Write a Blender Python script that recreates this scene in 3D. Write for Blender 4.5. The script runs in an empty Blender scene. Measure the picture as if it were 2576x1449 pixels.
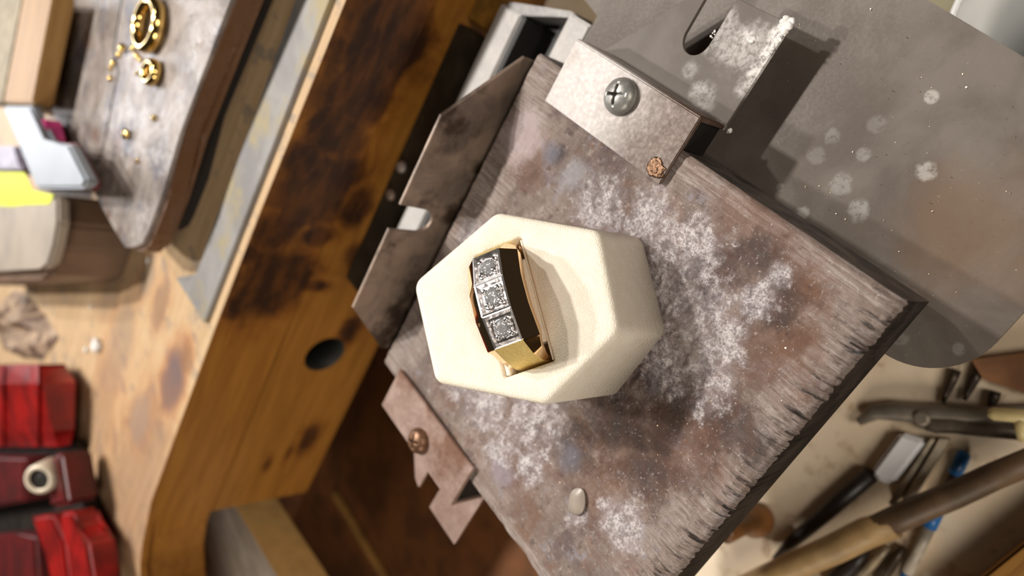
import bpy, bmesh, math, random
from mathutils import Vector, Matrix, noise
random.seed(7)
S = bpy.context.scene
COL = S.collection
# ------------------------------------------------------------------ camera (1 unit = 10 cm)
F_PX, CX, CY = 1768.0, 1288.0, 724.5
RX = Vector((0.45141524, -0.57698739, -0.68066867))      # camera right in the world
DN = Vector((-0.80427022, -0.59349088, -0.03029828))     # camera down
FW = Vector((-0.38648892, 0.56111865, -0.7319646))       # camera forward
CAM = Vector((0.79264875, -1.00911147, 1.4))
cd = bpy.data.cameras.new('camera'); cam = bpy.data.objects.new('camera', cd); COL.objects.link(cam)
m = Matrix.Identity(4)
for i in range(3):
    m[i][0], m[i][1], m[i][2], m[i][3] = RX[i], -DN[i], -FW[i], CAM[i]
cam.matrix_world = m
cd.sensor_width = 36.0; cd.sensor_fit = 'HORIZONTAL'; cd.lens = 36.0 * F_PX / 2576.0
cd.clip_start = 0.02; cd.clip_end = 200
cd.dof.use_dof = True; cd.dof.focus_distance = 1.50; cd.dof.aperture_fstop = 1.05
S.camera = cam
# ------------------------------------------------------------------ light and exposure
W = bpy.data.worlds.new('room_light'); S.world = W; W.use_nodes = True
W.node_tree.nodes['Background'].inputs[0].default_value = (1.0, 0.86, 0.70, 1)
W.node_tree.nodes['Background'].inputs[1].default_value = 0.03

def area(name, loc, target, size, power, col, sy=None):
    l = bpy.data.lights.new(name, 'AREA'); l.energy = power; l.color = col; l.size = size
    if sy: l.shape = 'RECTANGLE'; l.size_y = sy
    o = bpy.data.objects.new(name, l); COL.objects.link(o); o.location = loc
    o.rotation_euler = (Vector(target) - Vector(loc)).to_track_quat('-Z', 'Y').to_euler()
    return o
WARM = (1.0, 0.945, 0.88)
area('bench_lamp', (0.3, 5.5, 8.2), (0.1, -0.1, 0), 0.42, 720, WARM)
area('bench_lamp', (-2.1, 5.5, 8.2), (0.1, -0.1, 0), 0.42, 460, WARM)
area('bench_lamp', (2.7, 5.5, 8.2), (0.1, -0.1, 0), 0.42, 300, WARM)
area('room_lamp', (-9, 24, 7.5), (0, 0, 0), 7.0, 1000, (0.94, 0.95, 1.0), 4.0)
area('front_fill', (5.5, -9, 6.8), (0, 0, -0.6), 4.0, 620, (1.0, 0.90, 0.78))  # added fill for shaded sides and the drawer, not a visible lamp
area('side_fill', (-6.5, -8, 4.6), (0, 0, -0.6), 3.0, 430, (1.0, 0.90, 0.78))  # added fill from the left to brighten the drawer, no such lamp seen
S.view_settings.view_transform = 'Standard'; S.view_settings.look = 'None'
S.view_settings.gamma = 1.0; S.view_settings.use_curve_mapping = False
S.view_settings.exposure = 0.0

# ------------------------------------------------------------------ measuring helpers
def ray(px, py):
    return RX * ((px - CX) / F_PX) + DN * ((py - CY) / F_PX) + FW
def at(px, py, z):                       # world point at height z seen along a direction of the photograph
    r = ray(px, py); t = (z - CAM.z) / r.z
    return CAM + r * t
def atxy(z, *q):
    return [tuple(at(px, py, z)[:2]) for px, py in q]
def on_y(px, py, y):                     # point on the vertical plane at depth y
    r = ray(px, py); t = (y - CAM.y) / r.y
    return CAM + r * t

# ------------------------------------------------------------------ materials
def lin(r, g, b):
    f = lambda c: (c / 255.0 / 12.92) if c <= 10 else ((c / 255.0 + 0.055) / 1.055) ** 2.4
    return (f(r), f(g), f(b), 1.0)

class Mat:
    def __init__(s, name):
        s.m = bpy.data.materials.new(name); s.m.use_nodes = True
        s.t = s.m.node_tree; s.b = s.t.nodes['Principled BSDF']
        s.co = s.t.nodes.new('ShaderNodeTexCoord').outputs['Object']
    def _in(s, sock, v):
        if hasattr(v, 'is_output'): s.t.links.new(v, sock)
        elif v is not None: sock.default_value = v
    def mapped(s, scale=(1, 1, 1), loc=(0, 0, 0), rot=(0, 0, 0), vec=None):
        n = s.t.nodes.new('ShaderNodeMapping'); s._in(n.inputs[0], vec or s.co)
        n.inputs['Location'].default_value = loc; n.inputs['Rotation'].default_value = rot; n.inputs['Scale'].default_value = scale
        return n.outputs[0]
    def noise(s, scale, detail=4, rough=0.55, vec=None, dist=0.0, color=False):
        n = s.t.nodes.new('ShaderNodeTexNoise'); s._in(n.inputs['Vector'], vec or s.co)
        n.inputs['Scale'].default_value = scale; n.inputs['Detail'].default_value = detail
        n.inputs['Roughness'].default_value = rough; n.inputs['Distortion'].default_value = dist
        return n.outputs['Color'] if color else n.outputs['Fac']
    def voronoi(s, scale, vec=None, feature='F1', rnd=1.0):
        n = s.t.nodes.new('ShaderNodeTexVoronoi'); n.feature = feature; s._in(n.inputs['Vector'], vec or s.co)
        n.inputs['Scale'].default_value = scale; n.inputs['Randomness'].default_value = rnd
        return n.outputs['Distance']
    def ramp(s, v, lo, hi, a=0.0, b=1.0):
        n = s.t.nodes.new('ShaderNodeMapRange'); n.interpolation_type = 'SMOOTHSTEP'
        s._in(n.inputs[0], v); n.inputs[1].default_value = lo; n.inputs[2].default_value = hi
        n.inputs[3].default_value = a; n.inputs[4].default_value = b
        return n.outputs[0]
    def math(s, op, a, b=None, c=None):
        n = s.t.nodes.new('ShaderNodeMath'); n.operation = op
        s._in(n.inputs[0], a); s._in(n.inputs[1], b); s._in(n.inputs[2], c)
        return n.outputs[0]
    def mix(s, f, a, b):
        n = s.t.nodes.new('ShaderNodeMix'); n.data_type = 'RGBA'
        s._in(n.inputs[0], f); s._in(n.inputs[6], a); s._in(n.inputs[7], b)
        return n.outputs[2]
    def sep(s, vec=None):
        n = s.t.nodes.new('ShaderNodeSeparateXYZ'); s._in(n.inputs[0], vec or s.co); return n.outputs
    def blob(s, c, r, soft=0.5, scale=(1, 1, 1), warp=None, amt=0.0):   # 1 inside an ellipsoid, 0 outside, ragged by warp
        v = s.mapped(scale=tuple(k / r for k in scale), loc=tuple(-ci * k / r for ci, k in zip(c, scale)))
        n = s.t.nodes.new('ShaderNodeVectorMath'); n.operation = 'LENGTH'; s._in(n.inputs[0], v)
        d = n.outputs['Value']
        if warp is not None: d = s.math('ADD', d, s.math('MULTIPLY', s.math('SUBTRACT', warp, 0.5), amt))
        return s.ramp(d, 1.0 - soft, 1.0 + soft, 1.0, 0.0)
    def maxi(s, *v):
        o = v[0]
        for k in v[1:]: o = s.math('MAXIMUM', o, k)
        return o
    def bump(s, h, strength=0.3, dist=0.01, prev=None):
        n = s.t.nodes.new('ShaderNodeBump'); n.inputs['Strength'].default_value = strength
        n.inputs['Distance'].default_value = dist; s._in(n.inputs['Height'], h)
        if prev is not None: s._in(n.inputs['Normal'], prev)
        s._in(s.b.inputs['Normal'], n.outputs[0]); return n.outputs[0]
    def set(s, color=None, rough=None, metal=None, spec=None, **kw):
        s._in(s.b.inputs['Base Color'], color); s._in(s.b.inputs['Roughness'], rough)
        s._in(s.b.inputs['Metallic'], metal); s._in(s.b.inputs['Specular IOR Level'], spec)
        for k, v in kw.items(): s._in(s.b.inputs[k.replace('_', ' ')], v)
        return s

def simple(name, rgb, rough=0.5, metal=0.0, var=0.25, scale=12, bump=0.1, rgb2=None, spec=0.5):
    k = Mat(name); c = lin(*rgb); d = lin(*(rgb2 or [v * (1 - var) for v in rgb]))
    n = k.noise(scale, 5); k.set(k.mix(k.ramp(n, 0.35, 0.65), c, d), rough, metal, spec)
    if bump: k.bump(k.noise(scale * 6, 4), bump, 0.005)
    return k.m

def mk_block():
    k = Mat('scorched_block_wood'); x, y, z = k.sep()
    big = k.noise(3.5, 6, 0.6); med = k.noise(13, 9, 0.68); fine = k.noise(75, 6, 0.75); tiny = k.noise(190, 4, 0.7)
    grain = k.noise(1.0, 7, 0.7, vec=k.mapped(scale=(120, 7, 40))); gfine = k.noise(1.0, 5, 0.7, vec=k.mapped(scale=(330, 16, 60)))
    c = k.mix(k.ramp(big, 0.38, 0.62), lin(152, 137, 127), lin(116, 102, 95))
    def layer(c, sc, loc, lo, hi, col, amt, d=8):
        return k.mix(k.math('MULTIPLY', k.ramp(k.noise(sc, d, 0.68, vec=k.mapped(loc=loc)), lo, hi), amt), c, lin(*col))
    c = layer(c, 6, (3, 1, 2), .50, .64, (122, 90, 70), .8)
    c = layer(c, 9, (9, 4, 2), .52, .64, (98, 84, 82), .85)
    c = layer(c, 10, (1, 7, 5), .56, .66, (150, 144, 150), .75)
    c = layer(c, 16, (2, 2, 8), .55, .64, (112, 92, 86), .8)
    c = layer(c, 28, (6, 2, 1), .56, .66, (176, 162, 152), .6)
    c = layer(c, 34, (8, 8, 3), .57, .66, (86, 70, 66), .7)
    c = k.mix(k.math('MULTIPLY', k.ramp(gfine, 0.42, 0.66), 0.40), c, lin(92, 78, 70))
    # paler freshly rubbed wood along the edges
    ex = k.maxi(k.ramp(x, 0.50, 0.60), k.ramp(x, -0.425, -0.47), k.ramp(y, 0.19, 0.29), k.math('MULTIPLY', k.ramp(y, -0.48, -0.70), 0.62))
    ew = k.ramp(k.math('ADD', ex, k.math('MULTIPLY', k.math('SUBTRACT', med, 0.5), 1.6)), 0.3, 0.75)
    rub = k.mix(k.ramp(grain, 0.40, 0.62), lin(172, 160, 152), lin(132, 114, 104)); rub = k.mix(k.ramp(gfine, .45, .68), rub, lin(116, 98, 88))
    c = k.mix(k.math('MULTIPLY', ew, 0.75), c, rub)
    crx = k.noise(18, 6, .7)
    wr = k.math('ADD', k.math('MULTIPLY', med, .7), k.math('MULTIPLY', fine, .3))
    for (px, py, r) in ((1890, 560, .09), (2010, 700, .06), (1930, 870, .10), (1300, 1150, .12), (1700, 1080, .12), (1500, 1240, .10), (1330, 400, .08), (1590, 1130, .1)):
        p = at(px, py, 0); c = k.mix(k.math('MULTIPLY', k.blob((p.x, p.y, 0), r, 0.6, warp=wr, amt=3.6), 0.5), c, lin(108, 74, 54))
    dk = []
    for (px, py, r) in ((1790, 690, .06), (1950, 760, .06), (1440, 1130, .06), (1560, 1060, .09), (1480, 960, .05), (1700, 1010, .08), (1400, 390, .03), (1850, 1080, .07), (1900, 650, .05), (1620, 1180, .07), (1640, 950, .07)):
        p = at(px, py, 0); dk.append(k.blob((p.x, p.y, 0), r, 0.55, warp=wr, amt=3.8))
    c = k.mix(k.math('MULTIPLY', k.maxi(*dk), 0.8), c, k.mix(k.ramp(crx, .42, .58), lin(62, 52, 50), lin(82, 60, 52)))
    for (px, py, r, col) in ((1310, 345, .07, (200, 184, 184)), (1385, 385, .032, (126, 127, 138)), (1440, 440, .04, (166, 164, 168)), (1430, 1150, .035, (124, 122, 130)), (1260, 1190, .04, (150, 140, 150))):
        p = at(px, py, 0); c = k.mix(k.math('MULTIPLY', k.blob((p.x, p.y, 0), r, 0.55, warp=wr, amt=3.2), 0.6), c, lin(*col))
    # borax and plaster powder
    pw = []
    for (px, py, r) in ((1640, 560, .08), (1720, 660, .11), (1740, 780, .10), (1660, 720, .08), (1760, 960, .08), (1800, 850, .08), (1680, 930, .08), (1500, 520, .09), (1250, 1140, .06), (1220, 1010, .10), (1340, 1050, .12), (1330, 1180, .05), (1560, 1320, .08), (1900, 760, .05), (1150, 950, .07), (1180, 590, .06), (1450, 1290, .04), (1960, 690, .03), (1700, 600, .05), (1660, 840, .07)):
        p = at(px, py, 0); pw.append(k.blob((p.x, p.y, 0), r, 0.8))
    pm = k.maxi(*pw)
    crust = k.noise(30, 12, 0.78); crust2 = k.noise(9, 6, 0.7, vec=k.mapped(loc=(4, 4, 4)))
    cr = k.math('ADD', k.math('MULTIPLY', crust, .7), k.math('MULTIPLY', crust2, .3))
    veil = k.ramp(k.math('ADD', k.math('MULTIPLY', crust2, .6), k.math('MULTIPLY', pm, .35)), .42, .72)
    c = k.mix(k.math('MULTIPLY', veil, .55), c, k.mix(k.ramp(fine, .38, .62), lin(186, 178, 180), lin(118, 110, 114)))
    pmask = k.ramp(k.math('ADD', cr, k.math('MULTIPLY', pm, 0.13)), 0.565, 0.69)
    c = k.mix(k.math('MULTIPLY', pmask, 0.85), c, k.mix(k.ramp(k.math('ADD', k.math('MULTIPLY', tiny, .5), k.math('MULTIPLY', fine, .5)), 0.42, 0.58), lin(220, 213, 210), lin(142, 134, 136)))
    c = k.mix(k.math('MULTIPLY', k.ramp(k.noise(130, 4, 0.7), 0.60, 0.70), 0.5), c, lin(206, 198, 196))
    # gouges along the grain at the broken near edge
    gg = k.math('MULTIPLY', k.ramp(k.noise(1, 5, .7, vec=k.mapped(scale=(110, 14, 1))), .53, .62), k.ramp(k.math('ADD', y, k.math('MULTIPLY', k.math('SUBTRACT', med, .5), .10)), -.63, -.705))
    c = k.mix(k.math('MULTIPLY', gg, .9), c, lin(44, 38, 34))
    pit = k.ramp(k.noise(85, 6, 0.72, vec=k.mapped(loc=(5, 5, 1))), 0.60, 0.70)
    c = k.mix(k.math('MULTIPLY', pit, 0.62), c, lin(54, 44, 42))
    g_ = k.t.nodes.new('ShaderNodeVectorMath'); g_.operation = 'MULTIPLY'; k._in(g_.inputs[0], c); g_.inputs[1].default_value = (1.22, 1.22, 1.25); c = g_.outputs[0]
    k.set(c, k.ramp(med, 0.3, 0.7, 0.36, 0.62), 0.0, 0.5)
    h = k.math('ADD', k.math('MULTIPLY', gfine, 0.35), k.math('ADD', k.math('MULTIPLY', crust, 1.0), k.math('MULTIPLY', fine, 0.8)))
    k.bump(h, 0.75, 0.009); return k.m

def mk_steel(name, rgb, rgb2, rough=0.42, metal=0.75, scale=9, spots=0.0, stain=None):
    k = Mat(name); a = k.noise(scale, 7, 0.62, dist=0.5); b = k.noise(scale * 14, 5, 0.7)
    c = k.mix(k.ramp(a, 0.36, 0.64), lin(*rgb), lin(*rgb2))
    if stain:
        c = k.mix(k.ramp(k.noise(scale * 0.7, 6, 0.6, vec=k.mapped(loc=(4, 2, 7))), 0.5, 0.66), c, lin(*stain))
    if spots:
        c = k.mix(k.math('MULTIPLY', k.ramp(k.noise(90, 3, 0.6), 0.68, 0.76), spots), c, lin(205, 200, 190))
    k.set(c, k.ramp(b, 0.3, 0.7, rough - 0.08, rough + 0.1), metal, 0.5)
    k.bump(k.math('ADD', k.noise(scale * 3, 4), k.math('MULTIPLY', b, 0.4)), 0.12, 0.006); return k.m

def mk_tray():
    k = Mat('tray_steel'); a = k.noise(5, 7, 0.6, dist=0.4); b = k.noise(120, 4, 0.7); w = k.noise(30, 5)
    c = k.mix(k.ramp(a, 0.36, 0.64), lin(112, 104, 97), lin(95, 86, 79))
    p = at(2430, 590, -0.2); c = k.mix(k.math('MULTIPLY', k.blob((p.x, p.y, 0), 0.13, 0.5, scale=(1, 1, 0), warp=k.noise(9, 6), amt=2.0), 0.5), c, lin(112, 86, 64))
    for (px, py, r, s) in ((2150, 525, .022, .6), (2320, 425, .018, .8), (2110, 460, .024, .45), (2010, 535, .016, .6), (2340, 240, .012, .9), (2165, 385, .014, .45), (2090, 340, .016, .35), (2240, 850, .016, .3), (2390, 880, .012, .4), (2050, 390, .018, .25), (2200, 310, .02, .25), (1960, 470, .01, .5)):
        p = at(px, py, -0.2)
        d = k.blob((p.x, p.y, 0), r, 0.3, scale=(1, 1, 0), warp=w, amt=1.4)
        c = k.mix(k.math('MULTIPLY', k.math('MULTIPLY', d, k.ramp(k.noise(70, 5, 0.7), 0.3, 0.55)), min(1, s * .5)), c, lin(206, 204, 198))
    c = k.mix(k.math('MULTIPLY', k.ramp(b, 0.66, 0.75), 0.5), c, lin(196, 186, 168))
    k.set(c, k.ramp(b, 0.3, 0.7, 0.5, 0.66), 0.0, 0.3)
    k.bump(k.math('ADD', k.noise(14, 4), k.math('MULTIPLY', b, 0.5)), 0.10, 0.006); return k.m

def mk_leather():
    k = Mat('cream_leatherette'); v = k.voronoi(170, vec=k.mapped(scale=(1, 1, 1)), feature='DISTANCE_TO_EDGE')
    n = k.noise(220, 5, 0.6); m2 = k.noise(35, 3)
    k.set(k.mix(k.ramp(m2, 0.3, 0.7), lin(243, 234, 217), lin(239, 228, 209)), 0.55, 0.0, 0.35)
    k.bump(k.math('ADD', k.ramp(v, 0.0, 0.22), k.math('MULTIPLY', n, 1.1)), 0.30, 0.0022); return k.m

def mk_pine(name, light, dark, rough=0.5, along='x', scale=1.0, burns=None, stains=None, top_burns_and_shade=None):
    k = Mat(name); sc = {'x': (2, 26, 26), 'y': (26, 2, 26), 'z': (26, 26, 2)}[along]
    g = k.noise(scale, 6, 0.62, vec=k.mapped(scale=sc), dist=0.7)
    c = k.mix(k.ramp(g, 0.34, 0.68), lin(*light), lin(*dark))
    w = k.noise(7, 6, 0.62, dist=0.6)
    if stains:
        c = k.mix(k.math('MULTIPLY', k.ramp(k.noise(6, 6, 0.6, vec=k.mapped(scale=sc if False else (2.2, 1, 1))), 0.54, 0.66), 0.75), c, lin(*stains))
        c = k.mix(k.math('MULTIPLY', k.ramp(k.noise(26, 4, 0.6), 0.64, 0.72), 0.55), c, lin(110, 104, 104))
    if top_burns_and_shade:
        for (p, r, sc2, a_, col) in top_burns_and_shade:
            b_ = k.blob(p, r, .4, scale=sc2, warp=w, amt=1.5); h_ = k.blob(p, r * 1.3, .5, scale=sc2, warp=w, amt=1.5)
            c = k.mix(k.math('MULTIPLY', h_, a_ * .7), c, lin(176, 112, 62)); c = k.mix(k.math('MULTIPLY', b_, a_), c, lin(*col))
    if burns:
        # each burn: centre, radius, reach along x and z
        halo, core = [], []
        for (p, r, s) in burns:
            halo.append(k.blob(p, r * 1.35, 0.55, scale=s, warp=w, amt=1.7)); core.append(k.blob(p, r, 0.42, scale=s, warp=w, amt=1.6))
        c = k.mix(k.math('MULTIPLY', k.maxi(*halo), 0.8), c, lin(112, 62, 18))
        sm = k.ramp(k.noise(1, 6, .65, vec=k.mapped(scale=(5, 5, 16), loc=(2, 2, 2))), .36, .6, .62, 1.0)
        c = k.mix(k.math('MULTIPLY', k.math('MULTIPLY', k.maxi(*core), 0.96), sm), c, lin(40, 22, 13))
    k.set(c, rough, 0.0, 0.4); k.bump(g, 0.15, 0.006); return k.m

def mk_gold(name, rgb, rough=0.06, bump=0.0, bs=40):
    k = Mat(name); n = k.noise(bs, 4, 0.6)
    k.set(k.mix(n, lin(*rgb), lin(*[v * 0.93 for v in rgb])), rough, 1.0)
    if bump: k.bump(n, bump, 0.004)
    return k.m
def mk_satin():
    k = Mat('satin_gold'); n = k.noise(1.0, 5, 0.7, vec=k.mapped(scale=(500, 120, 120)))
    k.set(k.mix(k.ramp(n, 0.3, 0.7), lin(244, 222, 150), lin(222, 190, 112)), 0.5, 0.7); k.bump(n, 0.6, 0.003); return k.m
def mk_diamond():
    k = Mat('diamond'); k.set((.94, .95, .96, 1), k.ramp(k.noise(5), 0, 1, 0.0, 0.01), 0.0); k.bump(k.voronoi(150, feature='F1'), .55, .004); k.b.inputs['Transmission Weight'].default_value = 0.82
    k.b.inputs['IOR'].default_value = 2.3; return k.m
def mk_wedge():
    k = Mat('scuffed_dark_wood'); a = k.noise(5, 7, 0.62, dist=0.5); b = k.noise(14, 6, 0.6)
    c = k.mix(k.ramp(a, 0.36, 0.64), lin(154, 144, 138), lin(112, 102, 96))
    c = k.mix(k.ramp(k.noise(5, 6, 0.6, vec=k.mapped(loc=(3, 3, 3))), 0.52, 0.66), c, lin(92, 90, 98))
    c = k.mix(k.math('MULTIPLY', k.ramp(k.noise(9, 6, 0.6, vec=k.mapped(loc=(7, 3, 3))), 0.57, 0.7), .7), c, lin(112, 76, 56))
    z = k.sep()[2]; c = k.mix(k.ramp(z, 0.375, 0.393, 1.0, 0.0), c, lin(96, 62, 34))
    k.set(c, k.ramp(b, 0.3, 0.7, 0.26, 0.5), 0.0, 0.6); k.bump(k.math('ADD', k.noise(9, 4), k.math('MULTIPLY', b, 0.6)), 0.5, 0.03); return k.m

MT = {}
MT['block'] = mk_block()
MT['bracket'] = mk_steel('bracket_steel', (192, 182, 177), (166, 150, 141), 0.5, 0.2, 7, stain=(138, 112, 96))
def mk_bracket():
    k = Mat('bracket_steel_tinted'); a = k.noise(9, 7, .65); y = k.sep()[1]; f = k.noise(90, 5, .7)
    t = k.ramp(k.math('ADD', y, k.math('MULTIPLY', k.math('SUBTRACT', a, .5), .22)), .14, -.12)
    c = k.mix(t, lin(178, 172, 168), lin(82, 63, 52)); c = k.mix(k.math('MULTIPLY', k.ramp(a, .5, .66), .35), c, lin(136, 120, 110))
    k.set(c, k.ramp(f, .3, .7, .42, .56), .1, .4); k.bump(f, .08, .004); return k.m
MT['bracket_top'] = mk_bracket()
def mk_flange():
    k = Mat('dusty_flange_steel'); a = k.noise(6, 6, 0.6); w = k.noise(26, 6, 0.65); f = k.noise(70, 6, .7)
    c = k.mix(k.ramp(a, .36, .64), lin(112, 105, 99), lin(98, 90, 84)); ms = []
    for (px, py, r, s) in ((1962, 95, .024, .9), (1935, 140, .026, .9), (1900, 185, .024, .8), (1885, 95, .02, .7), (1880, 215, .024, .5), (1830, 120, .035, .4), (1790, 95, .03, .4), (1755, 230, .018, .45), (1740, 175, .018, .3), (1800, 330, .02, .6), (1820, 60, .04, .4), (1870, 120, .05, .45), (1770, 250, .03, .3)):
        p = at(px, py, -0.10); ms.append(k.math('MULTIPLY', k.blob((p.x, p.y, -.10), r, 0.5, warp=w, amt=2.2), s))
    c = k.mix(k.math('MULTIPLY', k.maxi(*ms), k.ramp(f, .3, .6)), c, lin(226, 222, 218))
    k.set(c, .6, .0, .25); k.bump(k.math('ADD', w, f), .15, .006); return k.m
MT['flange'] = mk_flange()
MT['bracket2'] = mk_steel('heat_tinted_steel', (176, 152, 142), (150, 124, 112), 0.42, 0.4, 7, stain=(128, 96, 80))
MT['back_plate'] = mk_steel('smoked_steel', (150, 130, 114), (116, 102, 92), 0.42, 0.35, 8, stain=(66, 52, 42))
MT['tray'] = mk_tray()
MT['rail'] = mk_steel('bright_rail_steel', (186, 182, 178), (170, 166, 164), 0.65, 0.05, 6)
MT['rail_shade'] = simple('shaded_rail_steel', (62, 58, 46), 0.5, 0.3, 0.3, 9)  # darker copy of the rail steel, with the shade behind the rail painted in
MT['bar'] = mk_steel('flat_bar_steel', (142, 140, 138), (124, 122, 122), 0.55, 0.2, 5, stain=(150, 138, 108))
MT['black'] = simple('black_gap', (20, 17, 14), 0.6, 0, 0.3)
MT['screw'] = mk_steel('screw_steel', (164, 162, 157), (138, 137, 133), 0.36, 0.45, 14)
MT['screw2'] = mk_steel('brown_screw', (150, 116, 90), (112, 80, 60), 0.4, 0.6, 14)
MT['leather'] = mk_leather()
MT['gold'] = mk_gold('polished_gold', (246, 210, 162), 0.05)
MT['satin'] = mk_satin()
MT['white_gold'] = mk_gold('white_gold', (250, 246, 245), 0.27, 0.22, 30)
MT['diamond'] = mk_diamond()
MT['powder'] = simple('white_flux_powder', (236, 232, 228), 0.85, 0, 0.12, 30, 0.5)
MT['brass_flake'] = mk_gold('gold_filings', (226, 200, 158), 0.3)
MT['solder'] = mk_gold('spilled_solder', (96, 74, 58), 0.42, 0.6, 60)
MT['wedge'] = mk_wedge()
MT['yellow_gold'] = mk_gold('yellow_gold', (240, 204, 128), 0.12, 0.1)

# ------------------------------------------------------------------ object helpers
def link(name, me, mat=None, parent=None, smooth=False):
    o = bpy.data.objects.new(name, me); COL.objects.link(o)
    if mat is not None: me.materials.append(mat)
    if parent is not None:
        o.parent = parent
        o.matrix_parent_inverse = Matrix.Translation(parent_base(parent)).inverted()
    if smooth:
        for p in me.polygons: p.use_smooth = True
    return o
BASE = {}
def parent_base(p):
    v = Vector((0, 0, 0))
    while p is not None:
        v = v + Vector(p.location); p = p.parent
        break
    return v
def tag(o, label, cat, group=None, kind=None):
    o['label'] = label
    if cat: o['category'] = cat
    if group: o['group'] = group
    if kind: o['kind'] = kind
    return o
def thing(name, label, cat, loc=(0, 0, 0), group=None):
    o = bpy.data.objects.new(name, None); COL.objects.link(o); o.location = loc; o.empty_display_size = 0.05
    return tag(o, label, cat, group)
def mesh_from_bm(bm, name):
    bmesh.ops.recalc_face_normals(bm, faces=bm.faces[:])
    me = bpy.data.meshes.new(name); bm.to_mesh(me); bm.free(); return me
def bm_prism(bm, pts, z0, z1, bev=0.0, seg=2):
    n = len(pts); a = sum(pts[i][0] * pts[(i + 1) % n][1] - pts[(i + 1) % n][0] * pts[i][1] for i in range(n))
    if a < 0: pts = pts[::-1]
    f0 = (lambda x, y: z0) if not callable(z0) else z0
    f1 = (lambda x, y: z1) if not callable(z1) else z1
    lo = [bm.verts.new((x, y, f0(x, y))) for x, y in pts]; hi = [bm.verts.new((x, y, f1(x, y))) for x, y in pts]
    fs = [bm.faces.new(lo[::-1]), bm.faces.new(hi)]
    for i in range(n): fs.append(bm.faces.new((lo[i], lo[(i + 1) % n], hi[(i + 1) % n], hi[i])))
    if bev:
        es = list({e for f in fs for e in f.edges})
        bmesh.ops.bevel(bm, geom=es, offset=bev, segments=seg, affect='EDGES', clamp_overlap=True)
def prism(name, pts, z0, z1, mat, parent=None, bev=0.0, seg=2):
    bm = bmesh.new(); bm_prism(bm, pts, z0, z1, bev, seg); return link(name, mesh_from_bm(bm, name), mat, parent)
def rect(x0, x1, y0, y1): return [(x0, y0), (x1, y0), (x1, y1), (x0, y1)]
def box(name, x0, x1, y0, y1, z0, z1, mat, parent=None, bev=0.0): return prism(name, rect(x0, x1, y0, y1), z0, z1, mat, parent, bev)
def frame_of(d):
    d = d.normalized(); u = d.orthogonal().normalized(); return u, d.cross(u)
def bm_tube(bm, pts, radii, seg=20, flat=1.0, up=None):
    pts = [Vector(p) for p in pts]; rings = []
    for i, p in enumerate(pts):
        d = (pts[min(i + 1, len(pts) - 1)] - pts[max(i - 1, 0)])
        d.normalize()
        u = (up - d * up.dot(d)).normalized() if up is not None else frame_of(d)[0]
        v = d.cross(u); r = radii[i] if isinstance(radii, (list, tuple)) else radii
        rings.append([bm.verts.new(p + v * (math.cos(a) * r) + u * (math.sin(a) * r * flat)) for a in [2 * math.pi * k / seg for k in range(seg)]])
    for a, b in zip(rings, rings[1:]):
        for k in range(seg): bm.faces.new((a[k], a[(k + 1) % seg], b[(k + 1) % seg], b[k]))
    bm.faces.new(rings[0][::-1]); bm.faces.new(rings[-1])
def tube(name, pts, radii, mat, parent=None, seg=20, flat=1.0, up=None, smooth=True):
    bm = bmesh.new(); bm_tube(bm, pts, radii, seg, flat, up)
    o = link(name, mesh_from_bm(bm, name), mat, parent)
    if smooth:
        for p in o.data.polygons: p.use_smooth = len(p.vertices) == 4
    return o
def lathe(name, prof, loc, mat, parent=None, seg=32, axis=Vector((0, 0, 1)), smooth=True):
    u, v = frame_of(axis); bm = bmesh.new(); loc = Vector(loc); rings = []
    for r, h in prof:
        rings.append([bm.verts.new(loc + axis * h + u * (r * math.cos(2 * math.pi * k / seg)) + v * (r * math.sin(2 * math.pi * k / seg))) for k in range(seg)])
    for a, b in zip(rings, rings[1:]):
        for k in range(seg): bm.faces.new((a[k], a[(k + 1) % seg], b[(k + 1) % seg], b[k]))
    bm.faces.new(rings[0][::-1]); bm.faces.new(rings[-1])
    bmesh.ops.remove_doubles(bm, verts=bm.verts[:], dist=1e-6)
    o = link(name, mesh_from_bm(bm, name), mat, parent)
    if smooth:
        for p in o.data.polygons: p.use_smooth = len(p.vertices) <= 4
    return o
def torus(name, c, rx, ry, r, mat, parent=None, ang=0.0, flat=1.0, axis=Vector((0, 0, 1)), nu=40, nv=12):
    u, v = frame_of(axis); bm = bmesh.new(); c = Vector(c); ca, sa = math.cos(ang), math.sin(ang)
    if axis == Vector((0, 0, 1)): u, v = Vector((1, 0, 0)), Vector((0, 1, 0))
    g = []
    for i in range(nu):
        a = 2 * math.pi * i / nu; row = []
        ex, ey = math.cos(a), math.sin(a)
        for j in range(nv):
            b = 2 * math.pi * j / nv
            R1, R2 = rx + r * math.cos(b), ry + r * math.cos(b)
            px, py = R1 * ex, R2 * ey
            row.append(bm.verts.new(c + u * (px * ca - py * sa) + v * (px * sa + py * ca) + axis * (r * flat * math.sin(b))))
        g.append(row)
    for i in range(nu):
        for j in range(nv): bm.faces.new((g[i][j], g[(i + 1) % nu][j], g[(i + 1) % nu][(j + 1) % nv], g[i][(j + 1) % nv]))
    return link(name, mesh_from_bm(bm, name), mat, parent, True)
def cut(o, cutters):
    for c in cutters:
        md = o.modifiers.new('cut', 'BOOLEAN'); md.operation = 'DIFFERENCE'; md.object = c; md.solver = 'EXACT'
    bpy.context.view_layer.update()
    dg = bpy.context.evaluated_depsgraph_get(); me = bpy.data.meshes.new_from_object(o.evaluated_get(dg))
    o.modifiers.clear(); old = o.data; o.data = me; bpy.data.meshes.remove(old)
    for c in cutters:
        d = c.data; bpy.data.objects.remove(c); bpy.data.meshes.remove(d)
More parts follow.
